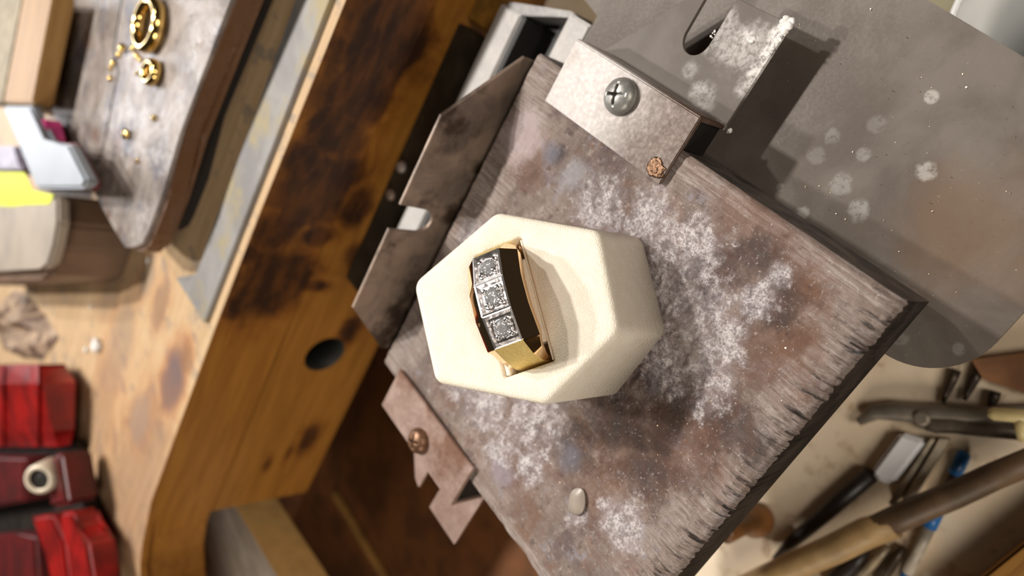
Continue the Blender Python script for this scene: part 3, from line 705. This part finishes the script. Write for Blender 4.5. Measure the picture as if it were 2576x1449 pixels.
for i in range(len(ST)):
    for f_ in ([j / SUBS for j in range(SUBS)] if i < len(ST) - 1 else [0]):
        (v, w, hw, dr, sw, iv, iw), n = station(i, f_); bv, bw = v - n.x * dr, w - n.y * dr; seg_of.append(i)
        secs.append([bm.verts.new(rp(*q)) for q in ((-hw, v, w), (-hw - .002, v - n.x * .0015, w - n.y * .0015), (-sw, bv, bw), (-sw - .0005, bv * .6 + iv * .4, bw * .6 + iw * .4), (-sw + .004, iv, iw), (sw - .004, iv, iw), (sw + .0005, bv * .6 + iv * .4, bw * .6 + iw * .4), (sw, bv, bw), (hw + .002, v - n.x * .0015, w - n.y * .0015), (hw, v, w))])
top_faces = []
for i, (a, b) in enumerate(zip(secs, secs[1:])):
    N = len(a)
    for k in range(N):
        f = bm.faces.new((a[k], b[k], b[(k + 1) % N], a[(k + 1) % N]))
        f.smooth = True
        if k == N - 1: top_faces.append((seg_of[i], f))
bm.faces.new(secs[0][::-1]); bm.faces.new(secs[-1])
shoulder = [f for i, f in top_faces if i not in (3, 4, 5)]
for f in shoulder: f.material_index = 1
kill = [f for i, f in top_faces if i in (3, 4, 5)]
bmesh.ops.delete(bm, geom=kill, context='FACES_ONLY')
me = mesh_from_bm(bm, 'shank'); sh = link('shank', me, MT['gold'], ring); me.materials.append(MT['satin']); sh['label'] = 'polished gold band with satin shoulders'
me.set_sharp_from_angle(angle=math.radians(24))
md = sh.modifiers.new('b', 'BEVEL'); md.width = 0.0016; md.segments = 2; md.limit_method = 'ANGLE'; md.angle_limit = math.radians(28); md.harden_normals = True

# brilliant cut stone
def stone_mesh(r):
    bm = bmesh.new(); n = 16
    def cir(rad, h, k=n, off=0): return [bm.verts.new((rad * math.cos(2 * math.pi * (i + off) / k), rad * math.sin(2 * math.pi * (i + off) / k), h)) for i in range(k)]
    tb = cir(.56 * r, .30 * r, 8); md_ = cir(.78 * r, .17 * r, 8, .5); g1 = cir(r, .02 * r); g0 = cir(r, -.02 * r); cu = bm.verts.new((0, 0, -.62 * r))
    bm.faces.new(tb)
    for i in range(8):
        j = (i + 1) % 8
        bm.faces.new((tb[i], md_[i], tb[j])); bm.faces.new((tb[j], md_[i], g1[2 * j % 16], md_[j]))
        bm.faces.new((md_[i], g1[2 * i], g1[2 * i + 1])); bm.faces.new((md_[i], g1[2 * i + 1], g1[(2 * i + 2) % 16]))
    for i in range(16): bm.faces.new((g1[i], g0[i], g0[(i + 1) % 16], g1[(i + 1) % 16])); bm.faces.new((g0[i], cu, g0[(i + 1) % 16]))
    bmesh.ops.recalc_face_normals(bm, faces=bm.faces[:]); me = bpy.data.meshes.new('diamond'); bm.to_mesh(me); bm.free(); me.materials.append(MT['diamond']); return me
SM = stone_mesh(0.0190)
for k, i in enumerate((3, 4, 5)):
    A, B = ST[i], ST[i + 1]
    c = Vector(((A[0] + B[0]) / 2, (A[1] + B[1]) / 2)); t = Vector((B[0] - A[0], B[1] - A[1])); L = t.length / 2; t.normalize(); n = Vector((-t.y, t.x))
    if n.y < 0: n = -n
    def fp(u, s, h, c=c, t=t, n=n): return rp(u, c.x + t.x * s + n.x * h, c.y + t.y * s + n.y * h)
    hA, hB = A[2], B[2]; bm = bmesh.new()
    def sq(uA, uB, s0, s1, h, jit=0): return [bm.verts.new(fp(*q, h)) for q in ((-uA, -s0), (uA, -s0), (uB, s1), (-uB, s1))]
    rim0 = sq(hA, hB, L, L, -0.006); rim1 = sq(hA, hB, L, L, 0.0012); rim2 = sq(hA - .0038, hB - .0038, L - .0026, L - .0026, 0.0022)
    well = sq(hA - .0050, hB - .0050, L - .0038, L - .0038, 0.0005); flo = sq(.0225, .0225, .0205, .0205, -0.0125); deep = sq(.017, .017, .016, .016, -0.018)
    for a, b in ((rim0, rim1), (rim1, rim2), (rim2, well), (well, flo), (flo, deep)):
        for q in range(4): bm.faces.new((a[q], a[(q + 1) % 4], b[(q + 1) % 4], b[q]))
    bm.faces.new(deep); bm.faces.new(rim0[::-1])
    st = link('setting', mesh_from_bm(bm, 'setting'), MT['white_gold'], ring); st['label'] = 'white gold square setting'
    ctr = fp(0, 0, -0.001); Mx = Matrix.Identity(4)
    ax, ay = E2, (E1 * t.x + PN * t.y); az = (E1 * n.x + PN * n.y); rot = random.uniform(0, 1)
    for r_ in range(3): Mx[r_][0] = ax[r_] * math.cos(rot) + ay[r_] * math.sin(rot); Mx[r_][1] = -ax[r_] * math.sin(rot) + ay[r_] * math.cos(rot); Mx[r_][2] = az[r_]; Mx[r_][3] = ctr[r_]
    d_ = bpy.data.objects.new('diamond', SM); COL.objects.link(d_); d_.parent = st; d_.matrix_parent_inverse = Matrix.Identity(4); d_.matrix_world = Mx
    # collar under the girdle and four bead prongs
    bm = bmesh.new()
    for q in range(24):
        pass
    tl = [fp(0.0195 * math.cos(2 * math.pi * q / 24), 0.0195 * math.sin(2 * math.pi * q / 24), -0.004) for q in range(25)]
    bm_tube(bm, tl, 0.0026, 8)
    link('collar', mesh_from_bm(bm, 'collar'), MT['white_gold'], st, True)
    for (su, ss) in ((-1, -1), (1, -1), (1, 1), (-1, 1)):
        bm = bmesh.new(); jx = random.uniform(-.001, .001)
        base = fp(su * .0190 + jx, ss * .0180, -0.010); tip = fp(su * .0142, ss * .0138 + jx, 0.0040)
        bm_tube(bm, [base, base.lerp(tip, .6), tip, tip + az * .0018], [.0066, .0064, .0054, .0024], 12)
        link('prong', mesh_from_bm(bm, 'prong'), MT['white_gold'], st, True)

# ================================================================== ON THE BENCH TOP
ZB = 0.2
# long flat bar with slanted end
p_bar = [(3.0, 1.085), (-0.91, 1.085), (-0.925, 1.12), (-0.94, 1.47 - .2), (3.0, 1.27)]
bar = prism('flat_steel_bar', [(3.0, 1.02), (0.4, 1.072), (-0.3, 1.10), (-0.905, 1.122), (-0.93, 1.455), (-0.80, 1.30), (0.02, 1.272), (3.0, 1.22)], ZB + .001, ZB + .018, MT['bar'], None, 0.003)
tag(bar, 'long flat grey steel bar with slanted end lying along the bench edge', 'metal bar')
# scuffed slab with pointed end
WZ = 0.40
wq = atxy(WZ, (579, 0), (448, 328), (410, 500), (372, 600), (357, 627), (337, 634), (316, 622), (286, 590), (221, 455), (172, 368), (122, 255), (117, 240), (141, 152), (179, 0))
ex = [(wq[0][0] + (wq[0][0] - wq[1][0]) * 1.2, wq[0][1] + (wq[0][1] - wq[1][1]) * 1.2)]
wpts = ex + wq + [(wq[-1][0] + 1.3, wq[-1][1] - .1)]
bm = bmesh.new(); bm_prism(bm, wpts, 0.30, WZ, 0.02, 3)
wed = thing('wedge_slab', 'scuffed dark wooden slab with pointed rounded tip and gold scraps on top', 'wooden slab', (-0.3, 2.0, ZB))
link('slab', mesh_from_bm(bm, 'slab'), MT['wedge'], wed, False)
bm = bmesh.new()
cr = [at(*q, WZ + .001) for q in ((308, -10), (296, 60), (286, 130), (298, 180), (283, 250), (272, 310), (258, 380), (246, 410))]
bm_tube(bm, cr, 0.006, 6, 0.4, Vector((0, 0, 1))); link('crack', mesh_from_bm(bm, 'crack'), MT['black'], wed)
prism('shade_foot', [(x * .97 + .03, 1.60 + (y - 1.5) * .8) for x, y in wpts[:-1]], ZB + .001, 0.302, simple('shade_black', (30, 22, 16), .8), wed)  # carries the slab, blackened to paint the shade underneath
# gold pieces
def gold_item(name, label, cat, px, py, rx, ry, r, ang, flat=1.0, lift=0.0):
    p = at(px, py, WZ + r * flat + lift); o = torus(name, (0, 0, 0), rx, ry, r, MT['yellow_gold'], None, ang, flat, nu=36, nv=10); o.location = p
    return tag(o, label, cat)
gold_item('gold_ring', 'larger yellow gold ring lying flat on the scuffed slab at the frame top', 'ring', 374, 62, .085, .105, .022, 0.5, 1.2)
gold_item('gold_ring', 'small gold loop ring lying below the larger ring on the slab', 'ring', 381, 182, .036, .052, .016, 0.5, 1.3)
SCRAP = ['large gold crumb beside the slab crack, topmost of the left trail', 'second gold crumb down the left trail beside the crack', 'third gold crumb of the left trail beside the crack', 'fourth gold crumb of the left trail, just right of the crack', 'lowest gold crumb of the left trail beside the crack',
         'topmost gold crumb of the short chain left of the larger ring', 'middle gold crumb of the short chain between the two gold rings', 'lowest gold crumb of the short chain touching the small loop ring', 'largest lone gold nugget in the middle of the slab', 'lone gold crumb right of the largest nugget near the slab edge', 'tiny gold speck left of the small loop ring', 'tiny gold speck nearest the pointed slab tip']
for i, (px, py, s) in enumerate(((306, 120, .020), (298, 138, .014), (284, 158, .014), (277, 172, .013), (276, 198, .015), (333, 122, .015), (343, 140, .014), (352, 150, .012), (318, 338, .024), (387, 296, .013), (343, 184, .010), (345, 405, .010))):
    p = at(px, py, WZ + s * .45); bm = bmesh.new(); bmesh.ops.create_icosphere(bm, subdivisions=2, radius=s)
    for v in bm.verts: v.co *= 1 + .5 * noise.noise(v.co * (1.2 / s) + Vector((i * 3, 0, 0))); v.co.z *= .6
    o = link('gold_scrap', mesh_from_bm(bm, 'gold_scrap'), MT['yellow_gold'], None, True); o.location = p
    tag(o, SCRAP[i], 'gold scrap', 'gold scraps on the slab')

# tan beam at the upper left
tanw = mk_pine('tan_box_wood', (158, 120, 68), (140, 104, 54), .5, 'x'); palew = simple('pale_rough_board', (150, 136, 108), .6, 0, .2, 14, .4)
crate = thing('wooden_crate', 'tan wooden crate with pale top at the upper left corner', 'crate', (-0.5, 3.3, ZB))
q = atxy(0.56, (54, 0), (4, 258), (-60, 258), (-60, -60), (64, -60))
prism('lid', q, ZB + .001, 0.56, palew, crate, .008)
q2 = atxy(0.56, (132, -20), (78, 260), (6, 258), (58, -20))
prism('side_board', q2, 0.47, 0.556, tanw, crate, .008)
# grey plastic bracket
pl = simple('blue_grey_plastic', (140, 146, 154), .4, 0, .06, 4, .03); dkred = simple('dark_red_plastic', (112, 34, 30), .45, 0, .2)
PZ = 0.56
pt = thing('plastic_stand', 'blue grey angular plastic holder beside the slab tip', 'plastic holder', (-1.1, 2.9, ZB))
q = atxy(PZ, (4, 266), (74, 266), (108, 356), (170, 362), (216, 452), (204, 474), (90, 474))
prism('holder_body', q, PZ - .05, PZ, pl, pt, .012, 3)
q = atxy(PZ, (92, 350), (150, 354), (196, 446), (190, 476), (84, 474))
prism('holder_base', q, PZ - .085, PZ - .051, dkred, pt, .01)
prism('foot', atxy(PZ, (24, 300), (66, 300), (96, 420), (62, 420)), ZB + .001, PZ - .051, dkred, pt)
q = atxy(PZ - .02, (84, 296), (104, 298), (114, 350), (102, 346)); prism('magenta_tab', q, PZ - .10, PZ - .03, simple('magenta_plastic', (206, 60, 130), .4), pt, .003)
# round cornered tin with yellow tape
tin = thing('storage_tin', 'round cornered beige tin with brown side and yellow tape', 'tin', (-1.8, 2.9, ZB))
q = atxy(.55, (-80, 500), (142, 494), (143, 560), (132, 620), (118, 668), (98, 676), (-80, 690))
bge = simple('beige_tin', (160, 148, 134), .5, 0, .12, 3, .05); brn = simple('brown_tin', (112, 88, 70), .45, 0, .15, 4)
prism('lid', q, .50, .55, bge, tin, .012, 3)
q = atxy(.50, (-80, 495), (152, 492), (156, 565), (148, 625), (128, 690), (102, 704), (-80, 716))
prism('tin_body', q, ZB + .001, .499, brn, tin, .015, 3)
q = atxy(.552, (-60, 432), (62, 434), (82, 478), (136, 490), (124, 514), (60, 516), (30, 520), (-60, 514))
tape = prism('yellow_tape', q, .5505, .5535, simple('fluorescent_yellow_tape', (206, 214, 6), .5, 0, .05), tin)
q = atxy(.52, (-60, 366), (34, 366), (52, 426), (-60, 426)); pu = prism('purple_box', q, ZB + .001, .52, simple('lilac_plastic', (158, 150, 168), .4), None, .01)
tag(pu, 'small lilac plastic box edge beside the blue grey holder at left', 'box')
# crumpled lump added in place of a lit bench patch between shadows
bm = bmesh.new(); base = [at(*q, ZB) for q in ((8, 760), (36, 728), (72, 745), (120, 800), (150, 850), (110, 905), (60, 900), (10, 880))]
cen = sum(base, Vector()) / len(base); vs = []
for k in range(3):
    row = []
    for i, p in enumerate(base):
        f = 1 - .33 * k; q = cen.lerp(p, f); q.z = ZB + .002 + (.0, .07, .10)[k] * (1 + .8 * math.sin(i * 2.3 + k))
        row.append(bm.verts.new(q))
    vs.append(row)
tipv = bm.verts.new(cen + Vector((0, 0, .09)))
for a, b in zip(vs, vs[1:]):
    for i in range(len(a)): bm.faces.new((a[i], a[(i + 1) % len(a)], b[(i + 1) % len(a)], b[i]))
for i in range(len(base)): bm.faces.new((vs[-1][i], vs[-1][(i + 1) % len(base)], tipv))
o = link('lit_patch_lump', mesh_from_bm(bm, 'lit_patch_lump'), simple('lit_patch_tan', (176, 152, 128), .7, 0, .35, 9, .4, (96, 74, 60)))
tag(o, 'crumpled tan lump standing in for a lit bench patch between the beige tin and the red vise', 'leather scrap')

# plaster crumbs lying on the bench
for i, (px, py, r_, lab) in enumerate(((243, 868, .040, 'largest white plaster crumb on the bench above the red vise'), (216, 880, .018, 'small white plaster crumb left of the largest crumb'), (256, 615, .022, 'white plaster crumb on the bench near the slab tip'), (248, 645, .014, 'tiny white plaster crumb just below the crumb near the slab tip'), (372, 655, .012, 'tiny white plaster crumb between the slab tip and the grey bar'), (228, 772, .012, 'tiny white plaster crumb halfway between slab tip and vise'))):
    p = at(px, py, ZB + r_ * .4); bm = bmesh.new(); bmesh.ops.create_icosphere(bm, subdivisions=2, radius=r_)
    for v in bm.verts: v.co *= 1 + .6 * noise.noise(v.co * (1.3 / r_) + Vector((i * 5, 1, 0))); v.co.z = max(v.co.z * .6, -r_ * .38)
    o = link('plaster_crumb', mesh_from_bm(bm, 'plaster_crumb'), MT['powder'], None, True); o.location = p; tag(o, lab, 'crumb', 'plaster crumbs on the bench')
# red vise
red = simple('red_enamel', (150, 20, 18), .32, 0, .3, 5, .08); dred = simple('dark_red_enamel', (90, 12, 12), .45, 0, .3, 5); iron = simple('grimy_iron', (44, 38, 34), .5, .3, .3, 8)
vise = thing('bench_vise', 'red enamelled bench vise with steel bolt at the lower left', 'vise', (-2.1, 1.8, ZB))
VZ = .50
bm = bmesh.new(); cols = [(-90, 0), (-8, 0), (-4, .014), (8, .014), (13, 0), (80, 0), (85, .014), (96, .014), (101, 0), (999, -.004)]
rows = [(918, .38, 104), (966, .42, 106), (1085, .37, 132), (1124, .33, 146)]
g = []
for ry, rz, rx in rows:
    g.append([bm.verts.new(at(min(cx_, rx), ry, rz + dz)) for cx_, dz in cols])
lo = []
for i in range(len(rows)):
    for j in range(len(cols) - 1):
        if i < len(rows) - 1: bm.faces.new((g[i][j], g[i][j + 1], g[i + 1][j + 1], g[i + 1][j]))
loop = g[0][:] + [g[i][-1] for i in range(1, len(rows))] + g[-1][-2::-1] + [g[i][0] for i in range(len(rows) - 2, 0, -1)]
bot = [bm.verts.new((v.co.x, v.co.y, .27)) for v in loop]; n = len(loop)
for i in range(n): bm.faces.new((loop[i], bot[i], bot[(i + 1) % n], loop[(i + 1) % n]))
bm.faces.new(bot)
jh = link('jaw_housing', mesh_from_bm(bm, 'jaw_housing'), red, vise)
md = jh.modifiers.new('b', 'BEVEL'); md.width = .014; md.segments = 3; md.limit_method = 'ANGLE'; md.angle_limit = math.radians(30)
for px, py in ((92, 982), (92, 1100)):
    p = at(px, py, .42 if py < 1000 else .34); chip = lathe('paint_chip', [(.022, -.03), (.022, .004), (.012, .007)], p, iron, vise, 10)
q = atxy(ZB + .06, (-90, 1110), (186, 1110), (208, 1210), (228, 1300), (262, 1400), (272, 1475), (-90, 1475)); prism('foot_plate', q, ZB + .001, ZB + .06, iron, vise, .01)
prism('column', atxy(.30, (10, 960), (90, 960), (100, 1100), (10, 1110)), ZB + .06, .31, dred, vise)
prism('side_arm', atxy(.40, (128, 1142), (148, 1140), (168, 1268), (124, 1280)), ZB + .06, .40, dred, vise, .02, 3)
prism('slide', atxy(.40, (-90, 1146), (60, 1152), (60, 1262), (-90, 1290)), ZB + .06, .40, dred, vise, .015, 3)
p = at(100, 1205, .46); bx = Vector((.35, -.62, .70)).normalized()
lathe('bolt', [(.072, -.12), (.072, 0), (.062, .012), (.048, .012), (.048, -.06), (.0005, -.06)], p, simple('zinc_bolt', (220, 206, 184), .4, .1, .1), vise, 32, bx)
lathe('socket_shade', [(.0475, -.058), (.0475, .0), (.0005, .0)], p, MT['black'], vise, 24, bx)  # black plug puts the shade of the bolt hole into colour
prism('jaw', atxy(.38, (70, 1302), (126, 1294), (158, 1360), (172, 1475), (130, 1475), (116, 1385), (98, 1335)), ZB + .06, .38, red, vise, .018, 3)
prism('jaw', atxy(.38, (142, 1290), (178, 1286), (184, 1330), (216, 1362), (234, 1475), (184, 1475), (172, 1372), (156, 1320)), ZB + .06, .38, red, vise, .018, 3)
prism('lower_casting', atxy(.36, (-90, 1352), (30, 1342), (84, 1348), (92, 1475), (-90, 1475)), ZB + .06, .36, dred, vise, .02, 3)

# ================================================================== TOOLS IN THE DRAWER
def rod3(name, q0, q1, z, radii, mat, label, cat, seg=18, z1=None, flat=1.0):
    a, b = at(*q0, z), at(*q1, z if z1 is None else z1); n = len(radii)
    return tag(tube(name, [a.lerp(b, i / (n - 1)) for i in range(n)], radii, mat, None, seg, flat, Vector((0, 0, 1))), label, cat)
blk_pl = simple('black_handle', (44, 36, 34), .4, 0, .2); stl = simple('dull_tool_steel', (150, 140, 126), .45, .4, .2, 6); wht = simple('white_metal', (250, 250, 252), .35, 0, .03, 4)
R = .03
T = thing('graver', 'black handled graver with bright white metal head lying in the drawer', 'graver', tuple(at(2200, 1200, DZ)))
a, b = at(2192, 1192, DZ + R), at(1945, 1405, DZ + R)
tube('handle', [a, a.lerp(b, .4), a.lerp(b, .8), b], [.030, .030, .024, .006], blk_pl, T, 18)
q = atxy(DZ + .06, (2264, 1088), (2330, 1110), (2246, 1218), (2212, 1218), (2190, 1188)); prism('metal_head', q, DZ + .001, DZ + .06, wht, T, .012, 3)
T = thing('tweezers', 'pair of steel tweezers next to the white metal head in the drawer', 'tweezers', tuple(at(2300, 1180, DZ)))
q = atxy(DZ + .05, (2338, 1104), (2352, 1104), (2250, 1274), (2232, 1268)); prism('arm', q, DZ + .001, DZ + .05, simple('pale_tweezer_steel', (226, 212, 188), .45, 0), T, .004)
q = atxy(DZ + .05, (2360, 1104), (2386, 1106), (2286, 1278), (2260, 1274)); prism('arm', q, DZ + .001, DZ + .05, simple('pale_tool_steel', (232, 218, 194), .45, 0), T, .004)
T = thing('pliers', 'grey steel pliers lying across the drawer below the plate corner', 'pliers', tuple(at(2350, 1050, DZ)))
a = [at(*q, DZ + .03) for q in ((2650, 1040), (2450, 1044), (2340, 1040), (2255, 1034), (2200, 1036), (2160, 1062))]
tube('upper_arm', a, [.026, .028, .032, .034, .028, .014], stl, T, 14, .8, Vector((0, 0, 1)))
a = [at(*q, DZ + .03) for q in ((2650, 1096), (2460, 1078), (2400, 1066), (2350, 1064), (2325, 1068))]
tube('lower_arm', a, [.024, .026, .032, .034, .02], simple('dark_tool_steel', (112, 100, 86), .45, .4), T, 14, .8, Vector((0, 0, 1)))
p = at(2320, 1052, DZ + .05); lathe('pivot', [(.026, 0), (.026, .012), (.018, .018)], p, stl, T, 20)
T = thing('ballpoint_pen', 'white ballpoint pen with blue cap and blue grip lying in the drawer', 'pen', tuple(at(2380, 1290, DZ)))
P0, P1, P2, P3 = at(2432, 1138, DZ + .02), at(2412, 1192, DZ + .02), at(2392, 1288, DZ + .02), at(2352, 1334, DZ + .02)
A, B = at(2428, 1136, DZ + .022), at(2268, 1475, DZ + .022); L = lambda t: A.lerp(B, t)
blu = simple('blue_plastic', (36, 110, 178), .35, 0, .08, 4, 0); 
tube('cap', [L(0), L(.02), L(.16)], [.014, .021, .022], blu, T, 16)
tube('barrel', [L(.162), L(.40)], .016, simple('pen_grey', (120, 104, 90), .4), T, 16)
tube('grip', [L(.402), L(.55)], .022, blu, T, 16)
tube('lower_barrel', [L(.552), L(.90)], .019, simple('pen_white', (206, 194, 176), .4), T, 16)
tube('tip', [L(.902), L(1.0)], [.02, .008], blu, T, 16)
tn = simple('tan_wood_handle', (196, 162, 112), .5, 0, .15, 8); db = simple('shadow_brown', (116, 92, 68), .5, 0, .25, 8)
T = thing('wooden_mallet', 'tan wooden handled mallet, its head standing in for a shadow, crossing the bottom right of the drawer', 'mallet', tuple(at(2080, 1390, DZ)))
a = [at(*q, DZ + .125) for q in ((1830, 1500), (1960, 1440), (2100, 1380), (2180, 1340), (2250, 1318))]
tube('handle', a, [.046, .048, .050, .050, .044], tn, T, 20)
a = [at(*q, DZ + .125) for q in ((2200, 1332), (2290, 1290), (2400, 1245), (2500, 1198), (2640, 1140))]
tube('head', a, [.044, .044, .042, .040, .038], db, T, 20)  # dark head stands in for a shadow band across the tools
for i, (q0, q1, lab) in enumerate((((2405, 930), (2372, 1012), 'slim dark steel bur lying at the plate corner, left one'), ((2462, 930), (2426, 1006), 'slim dark steel bur lying at the plate corner, right one'), ((2505, 985), (2490, 1030), 'short dark steel bur nearest the right frame edge'))):
    rod3('steel_bur', q0, q1, DZ + .018, [.016, .016, .012, .006], simple('bur_steel', (70, 58, 46), .4, .4), lab, 'bur')
    bpy.data.objects[-1] if False else None
for o in [x for x in COL.objects if x.name.startswith('steel_bur')]: o['group'] = 'burs in the drawer'
rod3('pin_punch', (2235, 1375), (2140, 1475), DZ + .02, [.010, .016, .020, .020], simple('punch_steel', (176, 158, 130), .4, .3), 'pale thin punch beneath the mallet handle at the bottom', 'punch')
rod3('needle_file', (2180, 1385), (2075, 1490), DZ + .036, [.012, .030, .034, .034], blk_pl, 'dark handled needle file beneath the mallet handle at the bottom', 'file')
rod3('scriber', (2272, 1376), (2204, 1475), DZ + .02, [.012, .018, .020, .02], simple('scriber_steel', (78, 62, 46), .4, .3), 'dark brown scriber right of the pale punch at the bottom', 'scriber')
p = at(1908, 1290, DZ + .30)
hh = thing('burnisher', 'brown wooden knob handle standing at the block edge in the drawer', 'tool handle', tuple(at(1908, 1290, DZ)))
lathe('knob', [(.03, 0), (.062, .02), (.07, .05), (.062, .09), (.04, .12), (.034, .2), (.034, .3), (.02, .31)], at(1915, 1300, DZ + .001), simple('brown_knob', (140, 92, 48), .4, 0, .3, 8), hh, 28)
crm = simple('cream_plastic', (226, 206, 150), .4, 0, .05)
T = thing('plastic_hook', 'cream plastic T shaped handle at the right edge of the drawer', 'handle', tuple(at(2550, 1050, DZ)))
tube('crossbar', [at(*q, DZ + .16) for q in ((2486, 1040), (2500, 1041), (2560, 1046), (2640, 1052))], [.012, .02, .02, .02], crm, T, 16)
tube('stem', [at(2568, 1052, DZ + .16), at(2572, 1085, DZ + .15), at(2575, 1108, DZ + .14)], [.018, .018, .014], crm, T, 16)
q = atxy(DZ + .06, (2440, 905), (2640, 880), (2640, 1010), (2560, 985), (2470, 955)); o = prism('leather_strop', q, DZ + .001, DZ + .04, simple('rust_leather', (160, 112, 76), .6, 0, .2, 6)); tag(o, 'rust brown leather strop lying under the right end of the plate', 'strop')

# cup at the upper right
o = box('side_shelf', 1.03, 3.2, -1.0, 1.0, -1.30, -1.245, simple('olive_shelf', (120, 112, 84), .6, 0, .1, 3)); tag(o, 'olive brown shelf under the white cup beyond the plate', 'shelf')
cup = thing('plastic_cup', 'translucent white plastic cup beyond the plate at the upper right', 'cup', tuple(at(2540, 90, -1.3)))
pc = Mat('milky_plastic'); pc.set(lin(236, 236, 234), .35); pc.b.inputs['Transmission Weight'].default_value = .1; pc = pc.m
c0 = at(2580, 40, -.62)
lathe('cup_wall', [(.10, -.62), (.135, -.05), (.15, 0), (.158, .006), (.158, .016), (.145, .016), (.14, 0), (.125, -.05), (.09, -.60)], c0, pc, cup, 40)
cup.location = (c0.x, c0.y, c0.z - .62)
for o in list(cup.children): o.matrix_parent_inverse = Matrix.Translation(cup.location).inverted()
